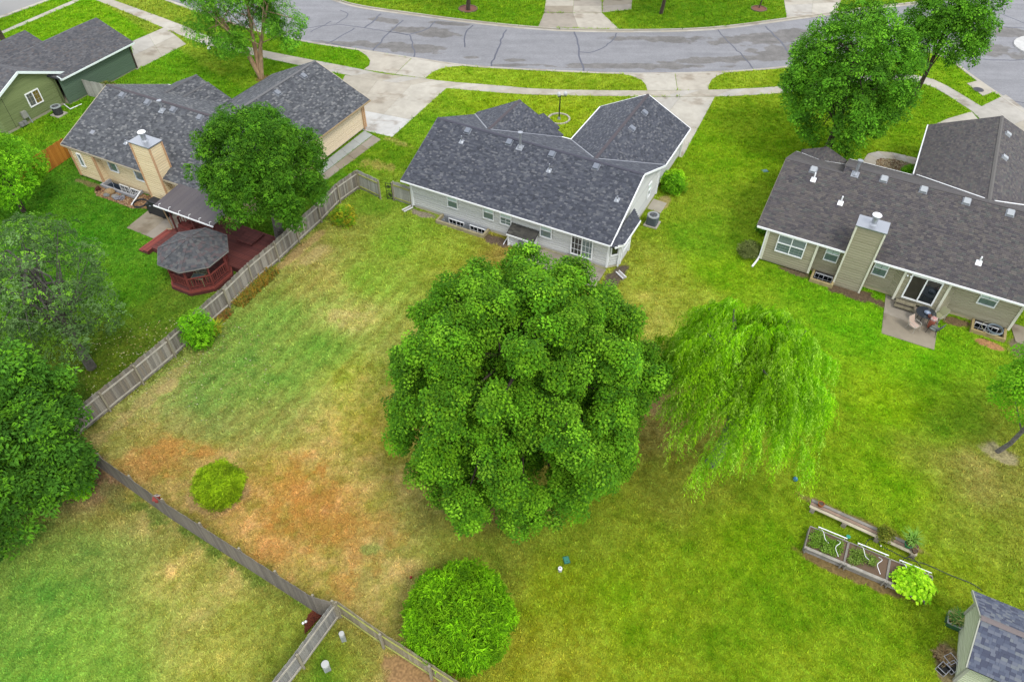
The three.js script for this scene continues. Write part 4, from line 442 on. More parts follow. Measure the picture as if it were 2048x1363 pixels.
// ---------- tan house yard: deck, gazebo, patio cover ----------
const REDW = [wood(138, 66, 58), wood(130, 60, 54), wood(146, 72, 64), wood(124, 57, 51)], REDD = wood(92, 42, 40), DKG = [wood(106, 54, 51), wood(99, 50, 48), wood(112, 58, 54)];
function boards(T, x0, x1, z0, z1, y, mats, w = 0.14, along = 'x', clip) { const n = Math.round(along === 'x' ? (z1 - z0) / w : (x1 - x0) / w); for (let k = 0; k < n; k++) { const t = (k + 0.5) / n; if (along === 'x') { let a = x0, b = x1; const z = z0 + t * (z1 - z0); if (clip) { const c = clip(z); a = Math.max(a, c[0]); b = Math.min(b, c[1]); if (b - a < 0.2) continue; } bx(T, 'deck_board', mats[(rnd() * mats.length) | 0], (a + b) / 2, y, z, b - a, 0.035, (z1 - z0) / n - 0.012); } else bx(T, 'deck_board', mats[(rnd() * mats.length) | 0], x0 + t * (x1 - x0), y, (z0 + z1) / 2, (x1 - x0) / n - 0.012, 0.035, z1 - z0); } }
{
  const T = thing('red_deck', 'dark red stained wooden deck with wide steps', 'deck', F1.p(0, 0, 0), F1.turn);
  boards(T, 12.55, 30, -0.4, 4.6, 0.42, DKG, 0.14, 'x', z => [12.55, z > 3.65 ? 16 : 20.9]);
  add(T, 'deck_skirt', prism([[12.56, -0.39], [20.89, -0.39], [20.89, 3.63], [16, 3.63], [16, 4.59], [12.56, 4.59]], 0, 0.395), REDD);
  bx(T, 'step', REDD, 12.3, 0.14, 3.55, 0.5, 0.26, 2.9); boards(T, 12.05, 12.55, 2.1, 5.0, 0.29, REDW, 0.13, 'z'); bx(T, 'step', REDD, 11.85, 0.06, 3.65, 0.4, 0.11, 2.7); boards(T, 11.6, 12.04, 2.3, 5.0, 0.14, REDW, 0.13, 'z');
  bx(T, 'platform', REDD, 18.3, 0.5, 0.6, 1.3, 0.12, 1.4); boards(T, 17.65, 18.95, -0.1, 1.3, 0.585, DKG, 0.14, 'x');
  bx(T, 'stair_block', REDW[1], 13.2, 0.56, 1.7, 1.2, 0.26, 0.5);
  for (let k = 0; k < 6; k++) bx(T, 'baluster', REDW[0], 12.7, 0.85, 0.5 + k * 0.22, 0.05, 0.8, 0.05); bx(T, 'handrail', REDW[2], 12.7, 1.28, 1.05, 0.12, 0.06, 1.5); bx(T, 'rail_post', REDD, 12.7, 0.85, 1.8, 0.11, 0.9, 0.11); bx(T, 'rail_post', REDD, 12.7, 0.85, 0.35, 0.11, 0.9, 0.11);
  noGrass.push([F1.w(11.6, -0.5), F1.w(20.9, -0.5), F1.w(20.9, 3.7), F1.w(16, 3.7), F1.w(16, 5), F1.w(11.6, 5)]); shade(T);
}
{
  const T = thing('patio_cover', 'flat grey patio roof over the red deck', 'patio cover', F1.p(0, 0, 0), F1.turn), PC = M(112, 104, 106, 0.6);
  const x0 = 11.75, x1 = 17.3, n = 14; for (let k = 0; k < n; k++) { const m = bx(T, 'roof_panel', k % 3 ? PC : M(106, 98, 102, 0.6), x0 + (k + 0.5) * (x1 - x0) / n, 2.66, 1.28, (x1 - x0) / n - 0.006, 0.06, 2.62); m.rotation.x = 0.1; }
  bx(T, 'gutter', WHITE, (x0 + x1) / 2, 2.5, 2.6, x1 - x0 + 0.05, 0.1, 0.08); for (let k = 0; k < 6; k++) { const x = x0 + 0.5 + k * 0.95; add(T, 'light_hook', tubeG([[x, 2.56, 2.58], [x + 0.02, 2.74, 2.52], [x + 0.1, 2.76, 2.42]], 0.02), WHITE); }
  for (const x of [12.9, 15.0, 17.1]) bx(T, 'post', REDD, x, 1.45, 2.4, 0.1, 2.1, 0.1); add(T, 'downspout', tubeG([[12.45, 2.45, 2.5], [12.5, 1.5, 2.45], [12.55, 0.62, 2.45], [12.1, 0.56, 2.6]], 0.05), M(196, 168, 130)); shade(T);
}
{ // gazebo
  const T = thing('gazebo', 'octagonal red gazebo with patchy shingle roof beside fence', 'gazebo', F1.p(17.65, 0, 4.95), F1.turn), O = (r, k, y) => V(r * Math.cos((k + 0.5) * Math.PI / 4), y, r * Math.sin((k + 0.5) * Math.PI / 4)), ring = r => Array.from({ length: 8 }, (_, k) => { const p = O(r, k, 0); return [p.x, p.z]; });
  add(T, 'base', prism(ring(2.2), 0, 0.2), REDD); add(T, 'plinth', prism(ring(2.05), 0.2, 0.42), REDW[3]); for (let k = -14; k < 14; k++) { const z = (k + 0.5) * 0.14, hw = Math.min(1.85, 2.6 - Math.abs(z)); bx(T, 'floor_board', DKG[Math.abs(k) % 3], 0, 0.44, z, hw * 2, 0.03, 0.128); }
  for (let k = 0; k < 8; k++) {
    const a = O(1.95, k, 0), b = O(1.95, k + 1, 0); bx(T, 'post', REDW[1], a.x, 1.35, a.z, 0.11, 1.9, 0.11, -(k + 0.5) * Math.PI / 4);
    bar(T, 'beam', REDW[0], V(a.x, 2.24, a.z), V(b.x, 2.24, b.z), 0.06, 0.16); bar(T, 'base_trim', REDW[2], O(2.12, k, 0.3), O(2.12, k + 1, 0.3), 0.08, 0.16); if (k === 5) continue; bar(T, 'handrail', REDW[0], V(a.x, 1.28, a.z), V(b.x, 1.28, b.z), 0.09, 0.06); bar(T, 'bottom_rail', REDW[3], V(a.x, 0.58, a.z), V(b.x, 0.58, b.z), 0.05, 0.06);
    for (let i = 1; i < 9; i++) { const p = a.clone().lerp(b, i / 9); bx(T, 'baluster', REDW[i % 4], p.x, 0.93, p.z, 0.04, 0.68, 0.04, 0); }
  }
  const g = [], GP = pal([106, 108, 112, 0.3], [94, 96, 100, 0.22], [122, 122, 122, 0.16], [118, 106, 108, 0.16], [84, 88, 92, 0.16]), gm = GP.map(([c]) => new THREE.MeshStandardMaterial({ color: c, roughness: 0.95 })), r = rngOf(5), tri = []; let cnt = 0;
  for (const k of [0, 1, 2, 3, 4, 7, 5, 6]) tri.push([O(2.42, k, 2.3), O(2.42, k + 1, 2.3), V(0, 3.3, 0)]);
  const R = add(T, 'roof', merge(tri.map(P => deckG(P, 0.08))), DECKM);
  const rest = []; for (const P of tri) for (const m of tabs(P, 0.165, 0.25, r)) { if (cnt >= 296) { rest.push(m); continue; } const q = new THREE.Mesh(TAB, gm[(r() * 5) | 0]); q.name = 'shingle'; q.matrixAutoUpdate = false; q.matrix.copy(m); m.decompose(q.position, q.quaternion, q.scale); q.matrixAutoUpdate = true; R.add(q); cnt++; }
  if (rest.length) { const im = new THREE.InstancedMesh(TAB, shingleMat, rest.length); im.name = 'shingles'; im.userData.kind = 'stuff'; rest.forEach((m, i) => { im.setMatrixAt(i, m); im.setColorAt(i, gm[(r() * 5) | 0].color); }); R.add(im); }
  for (let k = 0; k < 8; k++) { const a = O(2.42, k, 2.32), L = 9; for (let i = 0; i < L; i++) { const p = a.clone().lerp(V(0, 3.33, 0), i / L), q = a.clone().lerp(V(0, 3.33, 0), (i + 1.1) / L); bar(R, 'hip_cap', gm[[3, 2, 0][(i + k) % 3]], p, q, 0.2, 0.025); } bar(T, 'drip_edge', M(170, 168, 160), O(2.44, k, 2.27), O(2.44, k + 1, 2.27), 0.03, 0.08); }
  noGrass.push(ring(2.25).map(([x, z]) => F1.w(17.65 + x, 4.95 + z))); shade(T);
}
// ---------- chairs and tables ----------
function slingChair(name, label, group, pos, turn, frame, sling) {
  const T = thing(name, label, 'chair', pos, turn, group), r = 0.016;
  for (const s of [-1, 1]) { const x = s * 0.28; add(T, 'side_frame', merge([tubeG([[x, 0, 0.3], [x, 0.3, 0.27], [x, 0.58, 0.24], [x, 0.62, 0.1], [x, 0.62, -0.22]], r, 20), tubeG([[x, 0.62, -0.2], [x, 0.3, -0.24], [x, 0, -0.34]], r, 10), tubeG([[x * 0.92, 0.42, 0.24], [x * 0.92, 0.38, -0.18], [x * 0.92, 0.9, -0.44]], r, 16)]), frame); }
  add(T, 'seat', new THREE.BoxGeometry(0.5, 0.02, 0.46, 4, 1, 4), sling, 0, 0.4, 0.03).rotation.x = 0.09; const b = bx(T, 'backrest', sling, 0, 0.66, -0.32, 0.5, 0.56, 0.02); b.rotation.x = -0.42; add(T, 'front_bar', rodG(V(-0.28, 0.41, 0.25), V(0.28, 0.41, 0.25), r), frame); add(T, 'top_bar', rodG(V(-0.26, 0.9, -0.44), V(0.26, 0.9, -0.44), r), frame); return shade(T);
}
const CREAM = M(226, 220, 206, 0.5), PINKF = M(236, 208, 190, 0.7);
slingChair('patio_chair', 'pale pink sling chair on taupe house patio', 'chairs round the patio table', F3.p(10.55, 0.045, 2.25), F3.turn + 1.0, CREAM, PINKF);
slingChair('patio_chair', 'dark framed grey sling chair at patio edge', 'chairs round the patio table', F3.p(11.72, 0.045, 1.95), F3.turn - 1.9, BLACK, M(150, 158, 150, 0.8));
{ const c = slingChair('patio_chair', 'cream lattice-back chair behind the round patio table', 'chairs round the patio table', F3.p(11.85, 0.045, 0.55), F3.turn - 0.6, CREAM, M(196, 196, 150, 0.8)); for (let k = -2; k <= 2; k++) { const m = bx(c, 'back_slat', CREAM, k * 0.1, 0.67, -0.335, 0.025, 0.54, 0.02); m.rotation.x = -0.42; } shade(c); }
{ const T = thing('patio_table', 'round dark patio table behind taupe house', 'table', F3.p(11.0, 0.045, 1.05), F3.turn); add(T, 'table_top', new THREE.CylinderGeometry(0.6, 0.6, 0.03, 28), new THREE.MeshPhysicalMaterial({ color: tone(64, 70, 78), roughness: 0.15, clearcoat: 0.6 }), 0, 0.7, 0); add(T, 'rim', new THREE.TorusGeometry(0.6, 0.022, 8, 32), DARK, 0, 0.7, 0).rotation.x = Math.PI / 2; for (let k = 0; k < 4; k++) { const a = k * Math.PI / 2 + 0.4; add(T, 'leg', rodG(V(0.36 * Math.cos(a), 0, 0.36 * Math.sin(a)), V(0.3 * Math.cos(a), 0.69, 0.3 * Math.sin(a)), 0.02), DARK); } shade(T);
  const B = thing('bowl', 'pale blue bowl on the dark patio table', 'bowl', F3.p(11.05, 0.76, 1.1), 0); add(B, 'body', new THREE.LatheGeometry([[0.02, 0], [0.12, 0.01], [0.19, 0.07], [0.2, 0.09], [0.17, 0.08], [0.1, 0.03], [0, 0.02]].map(p => new THREE.Vector2(...p)), 20), M(170, 190, 220, 0.4)); add(B, 'lid', new THREE.SphereGeometry(0.14, 14, 6, 0, 6.3, 0, 1.2), M(190, 206, 230, 0.4), 0, 0.03, 0); shade(B);
  const c = thing('flower_pot', 'pink flower pot at edge of patio table', 'pot', F3.p(11.5, 0.045, 1.5), 0); add(c, 'pot', new THREE.LatheGeometry([[0, 0], [0.14, 0], [0.18, 0.25], [0.2, 0.6], [0.2, 0.66], [0.17, 0.62]].map(p => new THREE.Vector2(...p)), 18), M(200, 110, 84)); add(c, 'blossom', new THREE.IcosahedronGeometry(0.2, 1), M(238, 176, 168), 0, 0.72, 0); for (let k = 0; k < 6; k++) add(c, 'blossom', new THREE.IcosahedronGeometry(0.09, 0), M(240, 214, 206), 0.15 * Math.cos(k), 0.78, 0.15 * Math.sin(k)); shade(c);
  const d = thing('flower_pot', 'small terracotta pot beside pink flower pot', 'pot', F3.p(11.22, 0.76, 1.42), 0); add(d, 'pot', new THREE.LatheGeometry([[0, 0], [0.07, 0], [0.11, 0.15], [0.12, 0.16], [0.1, 0.14]].map(p => new THREE.Vector2(...p)), 16), M(190, 84, 60)); add(d, 'soil', new THREE.CylinderGeometry(0.095, 0.095, 0.02, 12), SOIL, 0, 0.13, 0); shade(d);
}
slingChair('gazebo_chair', 'cream framed chair inside the gazebo', 'chairs in the gazebo', F1.p(18.35, 0.46, 5.35), F1.turn + 2.4, M(206, 198, 150, 0.5), M(160, 166, 140, 0.8));
slingChair('gazebo_chair', 'low folding chair by gazebo table', 'chairs in the gazebo', F1.p(17.1, 0.46, 5.5), F1.turn - 2.2, M(196, 188, 140, 0.5), M(120, 100, 90, 0.8));
{ const T = thing('gazebo_table', 'thin framed glass table under the gazebo roof', 'table', F1.p(18.6, 0.46, 6.0), F1.turn + 0.4); const fm = M(206, 198, 150, 0.5); for (const [a, b] of [[[-0.4, -0.3], [0.4, -0.3]], [[0.4, -0.3], [0.4, 0.3]], [[0.4, 0.3], [-0.4, 0.3]], [[-0.4, 0.3], [-0.4, -0.3]]]) add(T, 'top_rail', rodG(V(a[0], 0.62, a[1]), V(b[0], 0.62, b[1]), 0.02), fm); for (const [x, z] of [[-0.4, -0.3], [0.4, -0.3], [0.4, 0.3], [-0.4, 0.3]]) add(T, 'leg', rodG(V(x, 0, z), V(x, 0.62, z), 0.018), fm); bx(T, 'glass_top', GLASS_TEAL, 0, 0.62, 0, 0.76, 0.012, 0.56); shade(T); }
// ---------- steps, hatch, wells, downspout splash blocks ----------
function steps(F, x, z, w, label) { const T = thing('wooden_steps', label, 'steps', F.p(x, 0.04, z), F.turn), m = [wood(140, 134, 112), wood(128, 122, 102)]; for (const [y, d, n] of [[0.36, 0.2, 0], [0.18, 0.5, 1]]) for (let k = 0; k < 2; k++) bx(T, 'tread', m[n], 0, y, d - 0.02 + k * 0.15, w, 0.04, 0.135); for (const s of [-1, 1]) { bx(T, 'stringer', m[1], s * (w / 2 - 0.05), 0.16, 0.25, 0.05, 0.32, 0.5); } bx(T, 'riser', m[0], 0, 0.25, 0.13, w - 0.1, 0.16, 0.02); return shade(T); }
steps(F2, 13.65, 0.1, 1.15, 'grey wooden steps below the grey house sliding door'); steps(F3, 9.75, -0.02, 1.25, 'mossy wooden steps below the taupe house sliding door');
{ const T = thing('cellar_hatch', 'small grey cellar hatch with shingled lid against house wall', 'hatch', F2.p(8.72, 0, 0.05), F2.turn), S = [MW(192, 194, 196), MW(186, 188, 191)]; T.userData.sideX = 1;
  wall(T, rectP(0, 1.95, 0.02, 1.12), S, 0, 0.72, 0, 0.2); wall(T, [[0, 0.02], [0.72, 0.02], [0.72, 1.4], [0, 1.12]], S, 1.95, 0.72, Math.PI / 2, 0.2); wall(T, [[-0.72, 0.02], [0, 0.02], [0, 1.12], [-0.72, 1.4]], S, 0, 0.72, -Math.PI / 2, 0.2);
  roof(T, [[[-0.12, 1.12, 0.88], [2.07, 1.12, 0.88], [2.07, 1.5, 0.0], [-0.12, 1.5, 0.0]]], pal([92, 90, 84, 0.5], [82, 80, 76, 0.3], [104, 102, 94, 0.2]), DECKM, 51); for (const x of [0, 1.95]) bx(T, 'corner_trim', WHITE, x, 0.55, 0.74, 0.13, 1.08, 0.1); bx(T, 'fascia', WHITE, 0.975, 1.07, 0.91, 2.2, 0.1, 0.05); bx(T, 'vent_hood', METAL, 1.0, 0.62, 0.82, 0.32, 0.34, 0.12); bx(T, 'vent_flap', DARK, 1.0, 0.55, 0.885, 0.2, 0.16, 0.02); noGrass.push(rect(F2, 8.7, 10.7, 0, 0.85)); shade(T); }
function well(F, x0, x1, z0, z1, label, rim, lining, wins, depth = 1.0) {
  const T = thing('window_well', label, 'window well', F.p(x0, 0, z0), F.turn), w = x1 - x0, d = z1 - z0, t = 0.15;
  for (const y of [0.07, 0.21]) { bx(T, 'timber', rim, w / 2, y, d + t / 2, w + 2 * t, 0.135, t); for (const x of [-t / 2, w + t / 2]) bx(T, 'timber', rim, x, y, d / 2, t, 0.135, d); }
  bx(T, 'lining', lining, w / 2, -depth / 2, d + 0.02, w, depth, 0.04); for (const x of [-0.02, w + 0.02]) bx(T, 'lining', lining, x, -depth / 2, d / 2, 0.04, depth, d); bx(T, 'gravel_floor', M(96, 92, 88), w / 2, -depth, d / 2, w, 0.06, d); bx(T, 'back_wall', lining, w / 2, -depth / 2 + 0.1, -0.03, w, depth + 0.2, 0.05);
  for (const [x, ww] of wins) win(T, 'window', x, -0.75, 0.04, ww, 0.85, 0, { mid: false, cols: 2, mx: 2, my: 2, f: 0.045 }); noGrass.push(rect(F, x0 - t, x1 + t, z0, z1 + t)); return shade(T);
}
{ const T = well(F2, 2.72, 6.55, 0.02, 0.82, 'double window well with ribbed metal lining behind grey house', wood(168, 158, 128), M(196, 202, 208, 0.5), [[0.45, 1.35], [2.3, 1.35]]); for (let k = 0; k < 24; k++) bx(T, 'lining_rib', M(206, 210, 214, 0.5), 0.1 + k * 0.158, 0.05, 0.0, 0.07, 0.3, 0.03); bx(T, 'divider', M(180, 186, 192, 0.5), 1.92, -0.35, 0.4, 0.05, 0.8, 0.8); shade(T); }
well(F3, 3.74, 5.0, -0.5, 0.5, 'timber framed window well left of the square chimney', wood(172, 156, 112), M(92, 88, 80), [[0.05, 1.2]]);
well(F3, 13.98, 15.72, -0.52, 0.5, 'timber framed window well holding a coiled hose', wood(166, 148, 104), M(84, 80, 74), [[0.1, 1.4]]);
{ const T = well(F1, 2.78, 6.15, -0.5, 0.28, 'metal framed window well beside rock bed of tan house', M(206, 208, 216, 0.5), M(92, 108, 128, 0.4), [[0.9, 1.0], [2.1, 1.0]]); bar(T, 'drain_pipe', WHITE, V(3.5, 0.28, 0.2), V(4.0, 0.06, 1.7), 0.08, 0.08); shade(T); }
function coil(name, label, pos, r, turns, mat, tr = 0.02, tilt = 0) { const p = []; for (let k = 0; k <= turns * 20; k++) { const a = k / 20 * Math.PI * 2, q = r * (0.92 + 0.12 * vn(k * 0.11, 4)) - 0.004 * k / 20; p.push([q * Math.cos(a), tr + 0.018 * (k / 20) % 0.12 + 0.03 * vn(k * 0.3, 9), q * Math.sin(a)]); } const T = thing(name, label, 'hose', pos); const m = add(T, 'hose', tubeG(p, tr, turns * 40, 6), mat); m.rotation.x = tilt; return shade(T); }
coil('hose_coil', 'grey garden hose coiled over the right window well', F3.p(15.15, 0.32, 0.1), 0.48, 6, M(150, 166, 176, 0.5), 0.028); coil('hose_coil', 'thin cream hose coil lying on the window well rim', F3.p(14.95, 0.34, 0.1), 0.62, 2, M(212, 208, 176, 0.5), 0.016); coil('hose_coil', 'black garden hose coiled beside covered grill', F1.p(7.3, 0.05, 0.75), 0.55, 6, M(44, 48, 54, 0.5), 0.03);
function splash(F, x, z, turn, label) { const T = thing('splash_block', label, 'splash block', F.p(x, 0.0, z), F.turn + turn), m = M(196, 190, 182); bx(T, 'base', m, 0, 0.03, 0.4, 0.3, 0.06, 0.85); for (const s of [-1, 1]) bx(T, 'rim', WHITE, s * 0.14, 0.08, 0.4, 0.04, 0.07, 0.85); shade(T); }
splash(F2, -0.15, 0.1, -0.35, 'small concrete splash block at left corner of grey house'); splash(F2, 16.9, -0.1, 1.0, 'white rimmed splash block by the grey house bay');
{ const T = thing('downspout_extension', 'white downspout extension at left corner of taupe house', 'downspout', F3.p(-0.14, 0.0, 0.12), F3.turn - 0.15); bar(T, 'pipe', WHITE, V(0, 0.14, 0), V(0, 0.06, 0.95), 0.12, 0.09); bar(T, 'elbow', WHITE, V(0, 0.34, -0.06), V(0, 0.13, 0.05), 0.1, 0.09); shade(T); }
{ const T = thing('downspout_extension', 'thin white pipe running out beside cellar hatch', 'downspout', F2.p(8.3, 0.0, 0.05), F2.turn); bar(T, 'pipe', WHITE, V(0, 0.16, 0), V(0.05, 0.05, 0.9), 0.05, 0.05); bar(T, 'bracket', WHITE, V(0, 0.22, 0), V(0, 0.0, 0.02), 0.06, 0.06); shade(T); }
// ---------- air conditioners ----------
function aircon(pos, turn, label, body, top, round) {
  const T = thing('air_conditioner', label, 'air conditioner', pos, turn, 'outdoor air conditioners'), w = 0.8, h = 0.72; bx(T, 'pad', CONC[1], 0, 0.04, 0, 1.05, 0.1, 1.05);
  if (round) { add(T, 'body', new THREE.CylinderGeometry(0.38, 0.38, h, 24), body, 0, 0.08 + h / 2, 0); for (let k = 0; k < 12; k++) add(T, 'louvre', new THREE.TorusGeometry(0.385, 0.012, 5, 24), body, 0, 0.14 + k * 0.055, 0).rotation.x = Math.PI / 2; }
  else { const rs = new THREE.Shape(); const q = w / 2, c = 0.12; rs.moveTo(-q + c, -q); rs.lineTo(q - c, -q); rs.quadraticCurveTo(q, -q, q, -q + c); rs.lineTo(q, q - c); rs.quadraticCurveTo(q, q, q - c, q); rs.lineTo(-q + c, q); rs.quadraticCurveTo(-q, q, -q, q - c); rs.lineTo(-q, -q + c); rs.quadraticCurveTo(-q, -q, -q + c, -q); add(T, 'body', new THREE.ExtrudeGeometry(rs, { depth: h, bevelEnabled: false }).rotateX(-Math.PI / 2), body, 0, 0.08, 0); for (let k = 0; k < 11; k++) for (const a of [0, 1, 2, 3]) bx(T, 'louvre', body, Math.sin(a * Math.PI / 2) * w / 2, 0.16 + k * 0.055, Math.cos(a * Math.PI / 2) * w / 2, w - 0.28, 0.02, 0.03, a * Math.PI / 2); }
  add(T, 'lid', new THREE.CylinderGeometry(0.43, 0.45, 0.07, 28, 1, true), top, 0, 0.1 + h, 0); add(T, 'lid_ring', new THREE.RingGeometry(0.3, 0.44, 28).rotateX(-Math.PI / 2), top, 0, 0.135 + h, 0); add(T, 'well', new THREE.CylinderGeometry(0.31, 0.31, 0.02, 24), BLACK, 0, 0.05 + h, 0); for (let k = 0; k < 4; k++) bx(T, 'fan_blade', DARK, 0.13 * Math.cos(k * 1.57), 0.085 + h, 0.13 * Math.sin(k * 1.57), 0.26, 0.015, 0.12, -k * 1.57); add(T, 'fan_hub', CYL, M(90, 94, 100), 0, 0.1 + h, 0, 0.16, 0.06, 0.16); for (let k = 0; k < 5; k++) add(T, 'grille_ring', new THREE.TorusGeometry(0.07 + k * 0.055, 0.006, 5, 24), M(190, 194, 198, 0.5), 0, 0.14 + h, 0).rotation.x = Math.PI / 2;
  noGrass.push([[-0.52, -0.52], [0.52, -0.52], [0.52, 0.52], [-0.52, 0.52]].map(([x, z]) => [pos[0] + x, pos[2] + z])); return shade(T);
}
aircon(F2.p(17.12, 0, -6.55), F2.turn, 'blue grey air conditioner on slab right of grey house', M(120, 130, 140, 0.5), M(206, 210, 212, 0.5), false);
aircon(F3.p(-0.75, 0, -5.35), F3.turn, 'black air conditioner with white rim left of taupe house', M(48, 48, 50, 0.6), M(220, 222, 222, 0.5), true);
aircon(at([-41.47,-60.97]), F0.turn, 'dark round air conditioner beside the green house', M(70, 74, 74, 0.6), M(196, 206, 206, 0.5), true);
{ const T = thing('drain_pipe', 'white bent drain pipe beside green house air conditioner', 'drain pipe', at([-41.78,-62.75])); const q = [-40.86,-61.9], e = [-40.2,-62.86], o = [-41.78,-62.75]; add(T, 'pipe', merge([rodG(V(0, 0.1, 0), V(q[0] - o[0], 0.06, q[1] - o[1]), 0.045), rodG(V(q[0] - o[0], 0.06, q[1] - o[1]), V(e[0] - o[0], 0.06, e[1] - o[1]), 0.045)]), WHITE); shade(T); }
// ---------- covered grill, rocks, pots ----------
{ const T = thing('covered_grill', 'barbecue grill under a black cover beside chimney', 'grill', F1.p(9.6, 0.04, 0.95), F1.turn), CV = M(40, 42, 48, 0.55); const s = new THREE.Shape([[-0.85, 0], [0.85, 0], [0.8, 0.78], [0.5, 0.86], [0.42, 1.12], [-0.42, 1.15], [-0.5, 0.86], [-0.82, 0.8]].map(p => new THREE.Vector2(...p))); add(T, 'cover', new THREE.ExtrudeGeometry(s, { depth: 0.55, bevelEnabled: true, bevelSize: 0.06, bevelThickness: 0.07, bevelSegments: 3 }), CV, 0, 0.04, -0.28); bx(T, 'strap_patch', M(190, 200, 206), -0.5, 0.93, 0.2, 0.2, 0.02, 0.08, 0.3); bx(T, 'strap_patch', M(180, 190, 198), -0.35, 0.82, 0.34, 0.16, 0.02, 0.1, 0.5); for (const x of [-0.7, 0.7]) add(T, 'wheel', CYL, BLACK, x, 0.1, 0.36, 0.18, 0.05, 0.18).rotation.x = Math.PI / 2; shade(T); }
function rockBed(name, label, P, seed, n, cols, size) { // bed of loose stones, too many to count
  const o = tag(new THREE.Mesh(prism(P, 0, 0.03), M(158, 128, 96)), name, label, 'rock bed', 'stuff'), r = rngOf(seed), xs = P.map(p => p[0]), zs = P.map(p => p[1]), im = new THREE.InstancedMesh(new THREE.DodecahedronGeometry(1, 0), new THREE.MeshStandardMaterial({ roughness: 0.95 }), n); let k = 0, tries = 0; const m = new THREE.Matrix4(), q = new THREE.Quaternion();
  while (k < n && tries++ < 40000) { const x = rr(Math.min(...xs), Math.max(...xs), r), z = rr(Math.min(...zs), Math.max(...zs), r); if (!inPoly(x, z, P)) continue; const s = size * rr(0.6, 1.4, r); q.setFromEuler(new THREE.Euler(r() * 6, r() * 6, r() * 6)); m.compose(V(x, 0.035, z), q, V(s, s * 0.7, s * 1.2)); im.setMatrixAt(k, m); im.setColorAt(k++, tone(...cols[(r() * cols.length) | 0]).multiplyScalar(rr(0.8, 1.2, r))); }
  im.count = k; im.name = 'stones'; im.userData.kind = 'stuff'; o.add(im); noGrass.push(P); shade(o);
}
rockBed('rock_bed', 'tan rock bed round the tan house window well', [F1.w(2.6, 0.2), F1.w(2.5, 1.0), F1.w(3.3, 1.45), F1.w(5.2, 1.4), F1.w(7.0, 1.45), F1.w(8.3, 0.9), F1.w(8.3, -0.2), F1.w(6.4, -0.4), F1.w(6.35, 0.48), F1.w(2.66, 0.48)], 61, 700, [[196, 150, 104], [176, 132, 92], [210, 176, 134], [150, 112, 84]], 0.07);
rockBed('rock_bed', 'oval tan rock bed beside the curved front walk', [[30.3,-52.75],[30.67,-53.68],[31.32,-54.07],[32.47,-53.77],[33.79,-52.93],[33.18,-51.57],[31.45,-51.56]], 62, 700, [[196, 176, 136], [176, 152, 116], [206, 190, 156], [160, 128, 96]], 0.08);
{ const r = rngOf(4), mk = (name, label, cat, p, s, m, g = new THREE.DodecahedronGeometry(0.5, 1)) => { const q = g.clone(), a = q.attributes.position; for (let i = 0; i < a.count; i++) { const k = 1 + 0.22 * (vn(a.getX(i) * 3 + s * 9, a.getY(i) * 3 + a.getZ(i) * 2) - 0.5); a.setXYZ(i, a.getX(i) * k, a.getY(i) * k, a.getZ(i) * k); } q.computeVertexNormals(); const o = new THREE.Mesh(q, m); o.position.set(...p); o.scale.set(s, s * 0.62, s * 0.8); shade(tag(o, name, label, cat)); };
  mk('boulder', 'flat tan boulder in rock bed by window well', 'rock', F1.p(4.0, 0.2, 0.75), 0.85, M(196, 164, 118)); mk('boulder', 'small grey boulder in rock bed', 'rock', F1.p(4.1, 0.15, 1.15), 0.5, M(150, 150, 146)); mk('boulder', 'pale grey boulder beside net of rocks', 'rock', F1.p(4.9, 0.18, 1.0), 0.6, M(168, 166, 160));
  const T = thing('planter_pot', 'broken dark terracotta pot in rock bed', 'pot', F1.p(2.95, 0.03, 0.8), 0.4); add(T, 'pot', new THREE.LatheGeometry([[0, 0], [0.12, 0], [0.2, 0.3], [0.22, 0.32], [0.18, 0.28]].map(p => new THREE.Vector2(...p)), 14), M(120, 62, 50)).rotation.z = 0.5; bx(T, 'shard', M(140, 74, 58), 0.35, 0.06, 0.25, 0.3, 0.05, 0.22, 0.6); shade(T);
  const W = thing('wire_bundle', 'tangled silver wire bundle on rock bed', 'wire', F1.p(5.35, 0.04, 1.05), 0.2), pts = []; for (let k = 0; k < 60; k++) pts.push([0.42 * (r() - 0.5) * 2, 0.02 + 0.28 * r(), 0.3 * (r() - 0.5) * 2]); add(W, 'wire', tubeG(pts, 0.014, 300, 4), M(206, 206, 220, 0.4)); shade(W);
}
// ---------- lamp post ----------
{ const p = [4.19,-60.53], T = thing('lamp_post', 'black lamp post with two white globes on front lawn', 'lamp post', at(p)); add(T, 'base', new THREE.CylinderGeometry(0.09, 0.16, 0.22, 14), METAL, 0, 0.11, 0); add(T, 'pole', new THREE.CylinderGeometry(0.045, 0.06, 2.2, 12), BLACK, 0, 1.2, 0); add(T, 'cross_arm', tubeG([[-0.12, 2.12, 0.05], [0, 2.25, 0], [0.28, 2.2, 0], [0.42, 2.28, 0]], 0.025), BLACK); const GL = M(244, 246, 250, 0.35); for (const [x, y, z] of [[-0.12, 2.42, 0.06], [0.46, 2.46, 0]]) { add(T, 'globe', SPH, GL, x, y, z, 0.34, 0.42, 0.34); add(T, 'globe_holder', new THREE.CylinderGeometry(0.1, 0.06, 0.1, 12), BLACK, x, y - 0.22, z); } shade(T);
  const R = thing('stone_ring', 'circle of pale edging stones round the lamp post', 'edging', at(p)); for (let k = 0; k < 22; k++) { const a = k / 22 * Math.PI * 2; bx(R, 'stone', CONC[k % 4], 0.95 * Math.cos(a), 0.05, 0.95 * Math.sin(a), 0.15, 0.12, 0.255, -a); noGrass.push([[-0.11, -0.11], [0.11, -0.11], [0.11, 0.11], [-0.11, 0.11]].map(([x, z]) => [p[0] + 0.95 * Math.cos(a) + x, p[1] + 0.95 * Math.sin(a) + z])); } shade(R); }
